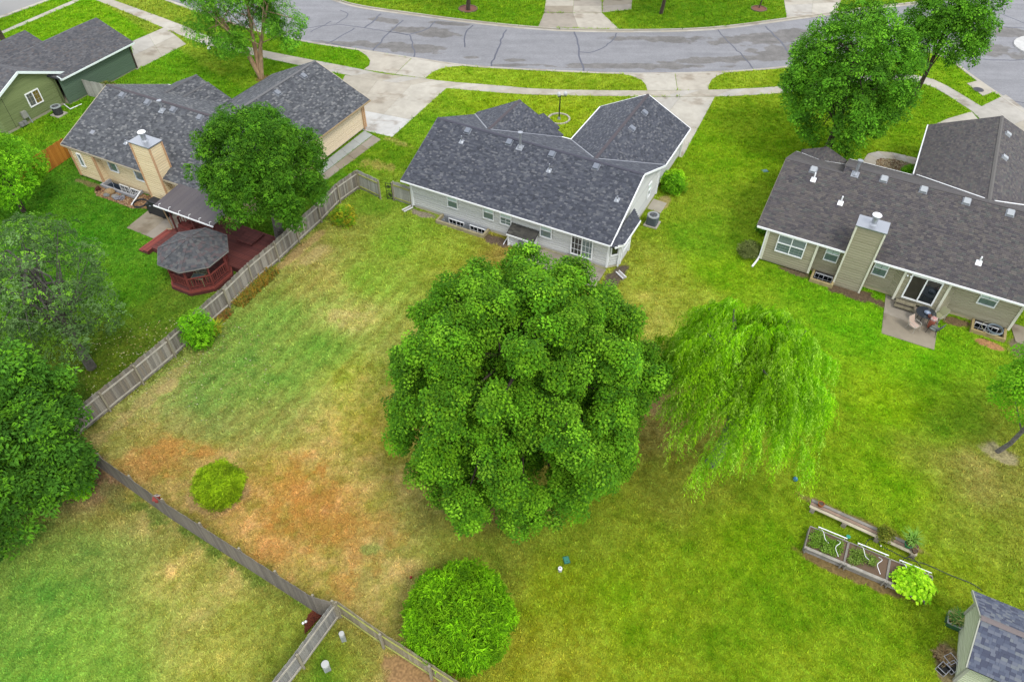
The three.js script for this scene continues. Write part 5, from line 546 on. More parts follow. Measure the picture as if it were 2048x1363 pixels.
// ---------- shed ----------
{
  const FS = new Frame([20.82, -14.36], 27.4), T = thing('garden_shed', 'sage green garden shed with blue grey shingles at lower right', 'shed', FS.p(0, 0, 0), FS.turn), S = [MW(168, 174, 148), MW(163, 169, 143), MW(172, 178, 152)], D = 3.1; T.userData.sideX = -1;
  wall(T, [[0, 0.05], [D, 0.05], [D, 2.1], [D / 2, 2.95], [0, 2.1]], S, 0, 0.0, -Math.PI / 2, 0.16); wall(T, rectP(0, 4, 0.05, 2.1), S, 0, D, 0, 0.16); wall(T, rectP(0, 4, 0.05, 2.1), S, 4, 0, Math.PI, 0.16);
  const gm = [[112, 120, 140], [98, 106, 128], [128, 134, 150], [140, 146, 154], [88, 94, 116]].map(c => M(...c, 0.95)), r = rngOf(8), x0 = -0.28, x1 = 4.4, P1 = [[x0, 2.02, D + 0.32], [x1, 2.02, D + 0.32], [x1, 3.05, D / 2], [x0, 3.05, D / 2]].map(p => V(...p)), P2 = [[x0, 3.05, D / 2], [x1, 3.05, D / 2], [x1, 2.02, -0.32], [x0, 2.02, -0.32]].map(p => V(...p));
  const R = add(T, 'roof', merge([deckG(P1, 0.08), deckG(P2, 0.08)]), DECKM); let cnt = 0; const rest = [];
  for (const P of [P1, P2]) for (const m of tabs(P, 0.14, 0.2, r)) { if (cnt < 296 && new THREE.Vector3().setFromMatrixPosition(m).x < 3.1) { const q = new THREE.Mesh(TAB, gm[(r() * 5) | 0]); q.name = 'shingle'; m.decompose(q.position, q.quaternion, q.scale); R.add(q); cnt++; } else rest.push(m); }
  const im = new THREE.InstancedMesh(TAB, shingleMat, rest.length); im.name = 'shingles'; im.userData.kind = 'stuff'; rest.forEach((m, i) => { im.setMatrixAt(i, m); im.setColorAt(i, gm[(r() * 5) | 0].color); }); R.add(im);
  ridge(R, [x0, 3.06, D / 2], [x1, 3.06, D / 2], M(150, 138, 136, 0.95)); const tr = M(206, 208, 190, 0.6); bar(T, 'rake_board', tr, V(x0 - 0.03, 1.98, D + 0.32), V(x0 - 0.03, 3.0, D / 2), 0.05, 0.13); bar(T, 'rake_board', tr, V(x0 - 0.03, 1.98, -0.32), V(x0 - 0.03, 3.0, D / 2), 0.05, 0.13); bx(T, 'corner_trim', tr, 0, 1.05, 0.02, 0.12, 2.1, 0.12); bx(T, 'corner_trim', tr, 0, 1.05, D - 0.02, 0.12, 2.1, 0.12); bx(T, 'door', M(200, 204, 196, 0.6), 1.6, 1.0, D + 0.03, 1.3, 1.85, 0.06); bx(T, 'handle', BLACK, 2.1, 1.0, D + 0.08, 0.04, 0.16, 0.04);
  noGrass.push(rect(FS, 0, 4, 0, D)); shade(T);
}
// ---------- raised beds and planter bench ----------
{
  const a = [14.5, -17.72], FB = new Frame([15.1, -18.95], 27.6), OW = [wood(150, 148, 144), wood(136, 132, 126), wood(160, 156, 148)], spans = [[0, 1.85], [1.9, 3.8], [3.85, 5.75]], what = ['left raised bed full of leafy seedlings', 'middle raised bed with sparse greens and bare soil', 'right raised bed holding a big leafy squash plant'];
  spans.forEach(([x0, x1], n) => {
    const T = thing('raised_bed', 'grey timber ' + what[n], 'raised bed', FB.p(x0, 0, 0), FB.turn, 'timber raised beds'), w = x1 - x0, d = 1.3;
    for (const y of [0.1, 0.29]) { bx(T, 'side_board', OW[(n + (y > 0.2 ? 1 : 0)) % 3], w / 2, y, d, w, 0.185, 0.05); bx(T, 'side_board', OW[n % 3], w / 2, y, 0, w, 0.185, 0.05); for (const x of [0, w]) bx(T, 'side_board', OW[1], x, y, d / 2, 0.05, 0.185, d - 0.05); }
    bx(T, 'cap_board', OW[2], w / 2, 0.4, d + 0.02, w + 0.04, 0.03, 0.16); bx(T, 'soil', M(132, 106, 82), w / 2, 0.17, d / 2, w - 0.05, 0.33, d - 0.06); for (const x of [0.08, w - 0.08]) bx(T, 'stake', OW[1], x, 0.24, d + 0.1, 0.06, 0.48, 0.05);
    const P = thing('irrigation_pipe', ['white pipe rail along the left raised bed', 'white pipe rail along the middle raised bed', 'white pipe rail behind the squash plant'][n], 'pipe', FB.p(x0, 0.42, 0), FB.turn, 'white pipes on the raised beds'); add(P, 'rail', rodG(V(0.35, 0.1, -0.05), V(w - 0.1, 0.1, -0.05), 0.028), WHITE); for (const x of [0.4, w - 0.2]) add(P, 'upright', rodG(V(x, -0.4, -0.06), V(x, 0.1, -0.05), 0.024), WHITE); add(P, 'hoop', tubeG([[0.5, 0.06, -0.02], [0.6, 0.32, 0.3], [0.8, 0.14, 0.55], [1.0, 0.05, 0.6]], 0.014), WHITE); add(P, 'hoop', tubeG([[w - 0.5, 0.02, 0.2], [w - 0.4, 0.3, 0.5], [w - 0.55, 0.25, 0.8], [w - 0.3, 0.02, 1.1]], 0.014), WHITE); shade(P);
    noGrass.push(rect(FB, x0 - 0.1, x1 + 0.1, -0.1, d + 0.1)); shade(T);
  });
  const FP = new Frame([15.55, -20.55], 31.2), T = thing('planter_bench', 'long narrow plank bench on concrete blocks', 'bench', FP.p(0, 0, 0), FP.turn); const L = 5.35;
  for (const [z, m] of [[0.02, OW[1]], [0.22, wood(146, 124, 108)], [0.42, wood(186, 178, 156)]]) for (const [x0, x1] of [[0.1, 3.5], [3.52, L]]) bx(T, 'plank', m, (x0 + x1) / 2, 0.34, z, x1 - x0, 0.04, 0.17); for (const x of [0.3, 1.9, 3.5, L - 0.15]) for (const z of [0.06, 0.42]) bx(T, 'block', CONC_GREY, x, 0.15, z, 0.22, 0.32, 0.26); noGrass.push(rect(FP, 0, L, -0.1, 0.55)); shade(T);
  function pot(name, label, p, r, h, m, rim) { const T2 = thing(name, label, 'pot', p); add(T2, 'pot', new THREE.LatheGeometry([[0, 0], [r * 0.7, 0], [r, h * 0.85], [r * 1.08, h * 0.87], [r * 1.08, h], [r * 0.9, h], [r * 0.88, h * 0.8]].map(q => new THREE.Vector2(...q)), 20), m); add(T2, 'soil', new THREE.CylinderGeometry(r * 0.86, r * 0.86, 0.02, 16), SOIL, 0, h * 0.84, 0); shade(T2); return T2; }
  pot('flower_pot', 'orange terracotta pot at left end of bench', FP.p(0.55, 0.36, 0.15), 0.15, 0.24, M(204, 120, 50)); pot('flower_pot', 'dark pot holding a round plant on bench', FP.p(3.75, 0.1, 0.2), 0.2, 0.32, M(70, 80, 50)); pot('flower_pot', 'bright green pot with spindly plant on bench', FP.p(4.85, 0.36, 0.2), 0.19, 0.24, M(40, 160, 90)); pot('flower_pot', 'small terracotta pot at right end of bench', FP.p(5.18, 0.36, 0.1), 0.12, 0.18, M(180, 110, 84)); pot('flower_pot', 'small brown pot below terracotta pot at bench end', FP.p(5.2, 0.36, 0.38), 0.12, 0.18, M(150, 116, 84));
  { const h = thing('garden_hose', 'dark green garden hose trailing from bench to shed', 'hose', at([18.4,-18.33])); const o = [18.4,-18.33]; add(h, 'hose', tubeG([[17.65,-17.7],[17.72,-18.11],[18,-18.41],[18.35,-18.41],[18.48,-18.08],[18.94,-17.76],[19.53,-17.36],[20.29,-17.1],[21.28,-16.53],[22.17,-16.07],[22.47,-15.77]].map(([x, z]) => [x - o[0], 0.035, z - o[1]]), 0.022, 90), M(64, 80, 70, 0.5)); add(h, 'coupling', SPH, WHITE, ...(q => [q[0] - o[0], 0.04, q[1] - o[1]])([18.47,-18.06]), 0.09, 0.07, 0.09); shade(h); }
  { const h = thing('garden_hose', 'short black hose loop behind squash plant', 'hose', at([19.34,-17.17])); const o = [19.34,-17.17]; add(h, 'hose', tubeG([[19.08,-17.12],[19.28,-17.28],[19.54,-17.31],[19.71,-17.12],[19.9,-16.83],[19.94,-16.63]].map(([x, z], k) => [x - o[0], 0.05 + 0.3 * Math.sin(k / 5 * 3.1), z - o[1]]), 0.022, 50), BLACK); add(h, 'nozzle', SPH, DARK, 0.9, 0.1, 0.5, 0.1, 0.06, 0.06); shade(h); }
  { const s = thing('sprinkler', 'small teal sprinkler beside the raised beds', 'sprinkler', at([16.92,-18.46])); add(s, 'stem', new THREE.CylinderGeometry(0.03, 0.03, 0.16, 8), M(60, 190, 160), 0, 0.08, 0); add(s, 'head', new THREE.CylinderGeometry(0.11, 0.07, 0.08, 12), M(60, 190, 160), 0, 0.19, 0); shade(s); }
}
// frames and cages by the shed
{ const T = thing('wire_planter', 'white framed planter box with herbs beside shed', 'planter', at([20.41,-14.17]), -0.5), w = 0.62, d = 0.62; for (const [x, z, a, b] of [[0, -d / 2, w, 0.05], [0, d / 2, w, 0.05], [-w / 2, 0, 0.05, d], [w / 2, 0, 0.05, d]]) { bx(T, 'rim', M(210, 216, 214, 0.5), x, 0.38, z, a, 0.06, b); bx(T, 'panel', M(60, 120, 70), x * 0.97, 0.18, z * 0.97, a, 0.34, b * 0.5); } bx(T, 'soil', SOIL, 0, 0.16, 0, w - 0.06, 0.3, d - 0.06); shade(T);
  const cage = (label, p, t) => { const C = thing('plant_cage', label, 'cage', at(p), t, 'cages by the shed'), s = 0.2; for (const y of [0.02, 0.3]) for (const [a, b] of [[[-s, -s], [s, -s]], [[s, -s], [s, s]], [[s, s], [-s, s]], [[-s, s], [-s, -s]]]) add(C, 'rail', rodG(V(a[0], y, a[1]), V(b[0], y, b[1]), 0.014), M(214, 214, 222, 0.4)); for (const [x, z] of [[-s, -s], [s, -s], [s, s], [-s, s]]) add(C, 'upright', rodG(V(x, 0, z), V(x, 0.32, z), 0.014), M(214, 214, 222, 0.4)); bx(C, 'pot', BLACK, 0, 0.1, 0, 0.3, 0.2, 0.3); shade(C); };
  cage('white wire cage nearest the shed wall, upper one', [19.5,-12.45], 0.4); cage('white wire cage lowest beside the shed', [19.05,-12.06], 0.6); cage('white wire cage between the others beside the shed', [19.5,-12.13], 0.4); }
// ---------- small things on the grass ----------
function pedestal(label, p, h, r, turn) { const T = thing('utility_pedestal', label, 'utility box', at(p), turn, 'utility pedestals by the fence'); const PB = M(214, 220, 216, 0.5); bx(T, 'body', PB, 0, h * 0.45, 0, r * 1.7, h * 0.9, r * 1.5); add(T, 'cap', new THREE.CylinderGeometry(r, r, h * 0.16, 20), M(240, 242, 238, 0.5), 0, h * 0.93, 0); bx(T, 'door', M(190, 198, 196, 0.5), 0, h * 0.4, r * 0.77, r * 1.2, h * 0.6, 0.02); shade(T); }
pedestal('narrow white utility pedestal by the fence corner', [-7.56,-13.27], 0.75, 0.12, 0.3); pedestal('wide white utility pedestal near the bottom edge', [-8.08,-11.99], 0.62, 0.17, 0.5);
{ const T = thing('meter_lid', 'green plastic utility lid set in lawn', 'lid', at([2.72,-17.23]), 0.25); bx(T, 'frame', M(60, 140, 120), 0, 0.02, 0, 0.3, 0.07, 0.38); bx(T, 'lid', M(80, 176, 150), 0, 0.06, 0, 0.25, 0.03, 0.33); bx(T, 'slot', BLACK, 0, 0.077, 0.1, 0.08, 0.006, 0.02); shade(T);
  const B = thing('meter_lid', 'blue green valve lid on lawn right of grey house', 'lid', at([20.88,-52.07]), 0.2); bx(B, 'frame', M(96, 140, 140), 0, 0.02, 0, 0.5, 0.05, 0.4); bx(B, 'lid', M(120, 170, 170), 0, 0.05, 0, 0.42, 0.02, 0.32); shade(B);
  const Q = thing('clean_out', 'white capped pipe stub beside green lid', 'pipe stub', at([2.38,-16.68])); add(Q, 'pipe', new THREE.CylinderGeometry(0.09, 0.1, 0.22, 16), M(222, 222, 224, 0.5), 0, 0.11, 0); add(Q, 'cap', new THREE.CylinderGeometry(0.105, 0.105, 0.05, 16), WHITE, 0, 0.23, 0); bx(Q, 'nut', M(190, 190, 196), 0, 0.27, 0, 0.05, 0.04, 0.05); shade(Q);
  const ball = (label, p, r, m, m2) => { const b = thing('toy_ball', label, 'ball', at(p)); add(b, 'shell', SPH, m, 0, r, 0, 2 * r, 2 * r, 2 * r); add(b, 'seam', new THREE.TorusGeometry(r, r * 0.05, 5, 20), m2, 0, r, 0).rotation.x = 0.7; shade(b); };
  ball('bright blue ball on grass below the willow', [15.22,-21.92], 0.13, M(30, 130, 200, 0.4), M(20, 90, 160)); ball('tiny red ball left of light green bush', [-4.82,-16.28], 0.07, M(206, 50, 40, 0.4), M(150, 30, 30));
  const S = thing('yard_light', 'small white yard light on lawn near birch', 'light', at([-31.71,-74.51])); add(S, 'stake', CYL, METAL, 0, 0.12, 0, 0.05, 0.24, 0.05); add(S, 'shade', new THREE.CylinderGeometry(0.1, 0.18, 0.2, 14), WHITE, 0, 0.32, 0); shade(S);
  const m = thing('mulch_bed', 'narrow red mulch bed along grey fence', 'mulch bed', at([-9.17,-14.18])); m.userData.kind = 'stuff'; const o = [-9.17,-14.18], P = [[-8.94,-14.85],[-9.11,-14.75],[-9.38,-14.47],[-9.47,-13.99],[-9.39,-13.58],[-9.17,-13.86],[-8.7,-14.52]]; add(m, 'bed', prism(P, 0, 0.04, 1, ...o), M(150, 80, 56)); const ch = new THREE.InstancedMesh(BOX, new THREE.MeshStandardMaterial({ roughness: 1 }), 900), r = rngOf(12); let k = 0, tr = 0; const mt = new THREE.Matrix4(), q = new THREE.Quaternion(), xs = P.map(p => p[0]), zs = P.map(p => p[1]); while (k < 900 && tr++ < 30000) { const x = rr(Math.min(...xs), Math.max(...xs), r), z = rr(Math.min(...zs), Math.max(...zs), r); if (!inPoly(x, z, P)) continue; q.setFromEuler(new THREE.Euler(r(), r() * 6, r())); mt.compose(V(x - o[0], 0.05, z - o[1]), q, V(0.09, 0.015, 0.025)); ch.setMatrixAt(k, mt); ch.setColorAt(k++, tone(...[[176, 92, 60], [140, 70, 48], [120, 58, 44]][(r() * 3) | 0])); } ch.count = k; ch.name = 'chips'; ch.userData.kind = 'stuff'; m.add(ch); shade(m); noGrass.push(P);
  for (const [i, px] of [[0, [-9.52,-13.97]], [1, [-9.41,-14.04]]]) { const b = thing('solar_light', i ? 'right one of two white ball lights at mulch bed' : 'left one of two white ball lights at mulch bed', 'light', at(px), 0, 'ball lights at the mulch bed'); add(b, 'stem', CYL, DARK, 0, 0.08, 0, 0.03, 0.16, 0.03); add(b, 'globe', SPH, WHITE, 0, 0.2, 0, 0.13, 0.13, 0.13); shade(b); } }

// ---------- plants ----------
function sprigG(n, spread, L, W, seed, flat = 0.7, rise = 0.5) {         // a twig's worth of folded leaves
  const r = rngOf(seed), pos = [];
  for (let i = 0; i < n; i++) {
    const a = r() * 6.283, q = Math.sqrt(r()) * spread, c = V(q * Math.cos(a), (r() - 0.3) * spread * rise, q * Math.sin(a)), az = a + rr(-1.2, 1.2, r), d = V(Math.cos(az), rr(-0.5, 0.7, r) * (1.2 - flat), Math.sin(az)).normalize(), up = V(rr(-1, 1, r) * (1 - flat), 1, rr(-1, 1, r) * (1 - flat)).normalize(), s = d.clone().cross(up).normalize(), u = s.clone().cross(d).normalize(), l = L * rr(0.7, 1.25, r), w = W * rr(0.75, 1.2, r);
    const A = c, B = c.clone().addScaledVector(d, l * 0.45).addScaledVector(s, w / 2).addScaledVector(u, w * 0.18), C = c.clone().addScaledVector(d, l).addScaledVector(u, -l * 0.12), D = c.clone().addScaledVector(d, l * 0.45).addScaledVector(s, -w / 2).addScaledVector(u, w * 0.18);
    for (const p of [A, B, C, A, C, D]) pos.push(p.x, p.y, p.z);
  }
  const g = new THREE.BufferGeometry(); g.setAttribute('position', new THREE.Float32BufferAttribute(pos, 3)); g.setAttribute('uv', new THREE.Float32BufferAttribute(new Float32Array(pos.length / 3 * 2), 2)); g.computeVertexNormals(); return g;
}
const LEAF = new THREE.MeshPhysicalMaterial({ color: 0xffffff, roughness: 0.8, specularIntensity: 0.18, transmission: 0.25, thickness: 0, side: THREE.DoubleSide });
const G_BROAD = sprigG(15, 0.23, 0.13, 0.09, 1), G_FINE = sprigG(16, 0.24, 0.12, 0.07, 2, 0.5), G_OAK = sprigG(12, 0.3, 0.2, 0.1, 3, 0.6), G_CEDAR = sprigG(18, 0.13, 0.16, 0.035, 4, 0.15, 1.1), G_BIG = sprigG(5, 0.2, 0.34, 0.3, 6, 0.85), G_SMALL = sprigG(12, 0.12, 0.08, 0.05, 7, 0.6);
const cols = (a, k = 1.1) => a.map(c => tone(...c, k));
const C_MAPLE = cols([[92, 146, 24], [78, 130, 22], [108, 164, 30], [68, 116, 24], [130, 182, 40], [104, 152, 22]], 1.1), C_DEEP = cols([[76, 130, 26], [64, 116, 24], [90, 148, 30], [108, 164, 36]], 1.3), C_FRESH = cols([[120, 184, 24], [104, 168, 20], [140, 200, 36], [90, 150, 20]]), C_GREYG = cols([[92, 124, 66], [80, 110, 58], [106, 138, 80], [70, 100, 52], [120, 170, 50]]), C_CEDAR = cols([[122, 178, 14], [106, 160, 12], [142, 196, 26], [84, 134, 12]], 1.0), C_CEDARY = cols([[138, 168, 20], [120, 150, 18], [154, 182, 32], [104, 134, 16]], 0.82), C_WILLOW = cols([[138, 194, 14], [120, 176, 12], [154, 206, 22], [104, 156, 14], [168, 212, 70]], 0.95), C_LIME = cols([[168, 220, 30], [150, 206, 24], [184, 230, 50], [130, 190, 20]]);
const C_STREET = cols([[98, 158, 34], [82, 138, 28], [118, 178, 42], [70, 120, 28]], 1.1);
const BARK = new THREE.MeshStandardMaterial({ color: tone(120, 104, 88), map: woodTex, roughness: 1 }), BARKG = new THREE.MeshStandardMaterial({ color: tone(150, 146, 140).multiplyScalar(1.3), map: woodTex, roughness: 1 }), BARKB = new THREE.MeshStandardMaterial({ color: tone(206, 172, 140).multiplyScalar(2.0), map: woodTex, roughness: 1 });
const tmpM = new THREE.Matrix4(), tmpQ = new THREE.Quaternion(), tmpS = new THREE.Vector3();
function scatter(parent, name, geo, mat, items, colours, r, kind) { // items: [position, direction, scale, tint index bias]
  const im = new THREE.InstancedMesh(geo, mat, items.length); im.name = name; im.userData.kind = 'stuff';
  items.forEach(([p, d, s, t], i) => { tmpQ.setFromUnitVectors(UPV, d); tmpQ.multiply(new THREE.Quaternion().setFromAxisAngle(UPV, r() * 6.283)); tmpM.compose(p, tmpQ, tmpS.set(s, s, s)); im.setMatrixAt(i, tmpM); const c = (colours[(r() * colours.length) | 0]).clone().multiplyScalar(rr(0.82, 1.18, r) * (t || 1)); im.setColorAt(i, c); });
  im.castShadow = im.receiveShadow = true; parent.add(im); return im;
}
function lobeItems(lobes, centre, dens, r, jit = 0.35) {
  const out = [];
  for (const L of lobes) { const n = Math.round(dens * L.r * L.r * 12.6 * 0.62), o = L.c.clone().sub(centre); o.y = o.y * 0.8 + L.r * 0.6; o.normalize(); const tint = rr(0.74, 1.22, r);
    for (let k = 0; k < n; k++) { const d = V(rr(-1, 1, r), rr(-1, 1, r), rr(-1, 1, r)); if (d.lengthSq() > 1 || d.lengthSq() < 0.01) { k--; continue; } d.normalize(); if (d.dot(o) < -0.35 && r() < 0.8) continue; const w = 1 + 0.34 * (vn(d.x * 2.6 + L.c.x * 3, d.z * 2.6 + d.y * 2 + L.c.z) - 0.5) * 2, q = L.r * w * (1 - jit * r() * r()); out.push([L.c.clone().add(V(d.x * q, d.y * q * 0.9, d.z * q)), d.clone().multiplyScalar(0.8).add(V(rr(-0.5, 0.5, r), 0.75, rr(-0.5, 0.5, r))).normalize(), rr(0.75, 1.25, r), tint]); } }
  return out;
}
function limbs(T, base, top, ends, r0, mat, r) { // a tapered, slightly bent trunk that forks into limbs
  const gs = [], pt = t => base.clone().lerp(top, t).add(V(0.18 * Math.sin(t * 4 + r() * 0.3), 0, 0.15 * Math.sin(t * 3 + 1))); let a = base.clone(), n = 6; const P = [a]; for (let k = 1; k <= n; k++) { const b = pt(k / n); gs.push(rodG(a, b, r0 * (1.25 - 0.75 * (k - 1) / n), r0 * (1.25 - 0.75 * k / n), 9)); a = b; P.push(b); }
  for (const e of ends) { const s = P[Math.min(n, 2 + ((r() * (n - 1)) | 0))].clone(), m = s.clone().lerp(e, 0.5).add(V(rr(-0.3, 0.3, r), rr(0.1, 0.5, r), rr(-0.3, 0.3, r))); gs.push(rodG(s, m, r0 * 0.36, r0 * 0.22, 6), rodG(m, e, r0 * 0.22, r0 * 0.06, 6)); }
  const t = add(T, 'trunk', merge(gs), mat); t.castShadow = t.receiveShadow = true; return t;
}
function tree(name, label, base, o) {
  const r = rngOf(o.seed), T = thing(name, label, o.cat || 'tree', at(base), 0, o.group), c = V((o.dx || 0), o.yc, (o.dz || 0)), lobes = [], n = o.lobes, low = o.low ?? -0.45;
  for (let k = 0; k < n; k++) { const y = 1 - (1 - low) * (k + 0.5) / n, a = k * 2.39996 + rr(-0.35, 0.35, r), q = Math.sqrt(Math.max(0, 1 - y * y)), lr = o.lr * rr(0.75, 1.25, r), sc = rr(0.86, 1.06, r); lobes.push({ c: c.clone().add(V(q * Math.cos(a) * (o.R - lr * 0.75) * sc, y * (o.ry - lr * 0.75) * sc, q * Math.sin(a) * (o.R - lr * 0.75) * sc)), r: lr }); }
  for (let k = 0; k < n * (o.inner ?? 0.3); k++) { const a = r() * 6.283, q = rr(0.2, 0.62, r); lobes.push({ c: c.clone().add(V(Math.cos(a) * q * o.R, rr(-0.4, 0.55, r) * o.ry, Math.sin(a) * q * o.R)), r: o.lr * rr(0.7, 1, r) }); }
  let parts = lobes;
  if (o.sub) { parts = []; for (const L of lobes) { const u = L.c.clone().sub(c).normalize(); u.y += 0.35; u.normalize(); parts.push({ c: L.c.clone().addScaledVector(u, -0.25 * L.r), r: L.r * 0.62 }); for (let k = 0; k < o.sub; k++) { const d = V(rr(-1, 1, r), rr(-1, 1, r), rr(-1, 1, r)).normalize(); if (d.dot(u) < -0.25) d.negate(); parts.push({ c: L.c.clone().addScaledVector(d, L.r * rr(0.55, 0.9, r)), r: L.r * rr(0.3, 0.46, r) }); } } }
  scatter(T, 'crown', o.geo, LEAF, lobeItems(parts, c, o.dens, r), o.cols, r, 'stuff');
  limbs(T, V(0, -0.05, 0), V((o.dx || 0) * 0.8, o.yc + o.ry * 0.35, (o.dz || 0) * 0.8), lobes.filter((_, k) => k % (o.lstep || 2) === 0).map(l => l.c), o.tr, o.bark || BARK, r); return T;
}
tree('shade_tree', 'huge round dark green shade tree in centre of yard', [0.36, -22.2], { seed: 101, yc: 7.0, R: 6.3, ry: 6.5, lobes: 92, lr: 1.15, sub: 8, low: -0.68, dens: 17, geo: G_BROAD, cols: C_MAPLE, tr: 0.34, inner: 0.95, lstep: 1 });
tree('patio_tree', 'dense dark tree overhanging red deck and fence', [-17.04, -42.5], { seed: 102, yc: 5.9, R: 4.35, ry: 4.2, lobes: 38, lr: 1.25, sub: 7, low: -0.5, dens: 15, geo: G_FINE, cols: C_DEEP, tr: 0.3, inner: 0.4, bark: BARKG });
tree('street_tree', 'tall bushy tree in front of the taupe house', [26.4, -54.4], { seed: 103, yc: 6.6, R: 4.8, ry: 6.1, lobes: 58, lr: 1.2, sub: 6, low: -0.75, dens: 8, geo: G_OAK, cols: C_STREET, tr: 0.26, inner: 0.5 });
tree('street_tree', 'smaller leaning tree right of the tall bushy tree', [37.8, -64.7], { seed: 104, dx: 0.5, dz: 0.3, yc: 6.7, R: 3.6, ry: 4.4, lobes: 34, lr: 1.1, sub: 6, low: -0.6, dens: 8, geo: G_OAK, cols: C_STREET, tr: 0.18, inner: 0.4 });
{ // birch with several pale stems
  const r = rngOf(105), T = thing('birch_tree', 'open crowned birch with pale peeling stems beside sidewalk', 'tree', at([-24.82,-68.35])), lobes = [], stems = [];
  for (const [x, y, z] of [[-2.6, 6.6, 0.6], [2.4, 7.2, 0.2], [0.2, 8.3, -1.2]]) { const a = V(0, 0, 0), m = V(x * 0.3, y * 0.45, z * 0.3), e = V(x, y, z); stems.push(rodG(a, m, 0.26, 0.19, 9), rodG(m, e, 0.19, 0.08, 8)); for (let k = 0; k < 30; k++) { const q = r() * 6.283, c = e.clone().add(V(Math.cos(q) * rr(0.4, 3.3, r), rr(-3.6, 2.4, r), Math.sin(q) * rr(0.4, 2.8, r))); lobes.push({ c, r: rr(0.7, 1.25, r) }); if (k % 2) stems.push(rodG(m.clone().lerp(e, r()), c, 0.06, 0.02, 5)); } }
  scatter(T, 'crown', G_FINE, LEAF, lobeItems(lobes, V(0, 5, 0), 11, r, 0.7), cols([[104, 164, 40], [88, 146, 34], [124, 182, 48], [74, 128, 34]]), r); const t = add(T, 'trunk', merge(stems), BARKB); t.castShadow = true;
}
tree('cottonwood_tree', 'sparse grey green tree in the left yard', [-25.78, -29.85], { seed: 106, dx: -0.3, dz: -0.2, yc: 6.2, R: 3.7, ry: 4.9, lobes: 40, lr: 1.0, low: -0.75, dens: 6, geo: G_FINE, cols: C_GREYG, tr: 0.24, inner: 0.4, bark: BARKG, lstep: 1 });
tree('hackberry_tree', 'dark spreading tree at the left edge, lowest of all', [-25.6, -20.2], { seed: 107, yc: 4.9, R: 4.9, ry: 4.4, lobes: 44, lr: 1.3, sub: 6, low: -0.75, dens: 11, geo: G_OAK, cols: cols([[76, 128, 36], [64, 112, 30], [92, 148, 42], [108, 168, 36]], 1.3), tr: 0.3 });
tree('young_tree', 'bright yellow green tree at left edge by cedar fence', [-37.6, -46], { seed: 108, yc: 3.7, R: 3.0, ry: 2.8, lobes: 26, lr: 1.0, low: -0.7, dens: 10, geo: G_FINE, cols: C_FRESH, tr: 0.16 });
tree('maple_sapling', 'thin trunked tree cut by the right edge', [26.99,-23.85], { seed: 109, dx: 1.0, dz: -0.5, yc: 4.7, R: 2.7, ry: 2.4, lobes: 26, lr: 0.85, low: -0.6, dens: 8, geo: G_BROAD, cols: C_FRESH, tr: 0.11, bark: BARKG });
tree('far_tree', 'tree across street at top, trunk above the mulch ring', [-5.22,-85.48], { seed: 110, yc: 8.2, R: 4, ry: 3.6, lobes: 22, lr: 1.3, dens: 5, geo: G_OAK, cols: C_DEEP, tr: 0.2 });
tree('far_tree', 'tree with forked trunk across street at top', [16.87,-84.7], { seed: 111, yc: 7.2, R: 4.4, ry: 3.4, lobes: 22, lr: 1.3, dens: 5, geo: G_OAK, cols: C_DEEP, tr: 0.18 });
tree('far_tree', 'slim sapling in mulch ring across street', [28.47,-86.42], { seed: 112, yc: 6.5, R: 1.6, ry: 1.8, lobes: 12, lr: 0.7, dens: 6, geo: G_OAK, cols: C_DEEP, tr: 0.06 });
tree('corner_tree', 'yellowish tree with dark trunk at top left corner', [-54.44,-76.87], { seed: 113, yc: 7.5, R: 3, ry: 3, dx: -1.4, dz: -1, lobes: 18, lr: 1, dens: 5, geo: G_FINE, cols: C_LIME, tr: 0.22 });
for (const [p, lab, r] of [[[-5.23,-85.77], 'red mulch ring under tree across street', 1.05], [[28.4,-86.13], 'brown mulch ring round the slim sapling', 0.85]]) { const T = thing('mulch_ring', lab, 'mulch ring', at(p)); add(T, 'mulch', new THREE.CylinderGeometry(r, r * 1.05, 0.06, 28), M(150, 92, 70), 0, 0.03, 0); for (let k = 0; k < 20; k++) bx(T, 'edging_stone', M(140, 112, 96), r * Math.cos(k * 0.314), 0.05, r * Math.sin(k * 0.314), 0.1, 0.12, r * 0.29, -k * 0.314); noGrass.push(Array.from({ length: 10 }, (_, k) => [p[0] + r * Math.cos(k * 0.628), p[1] + r * Math.sin(k * 0.628)])); shade(T); }
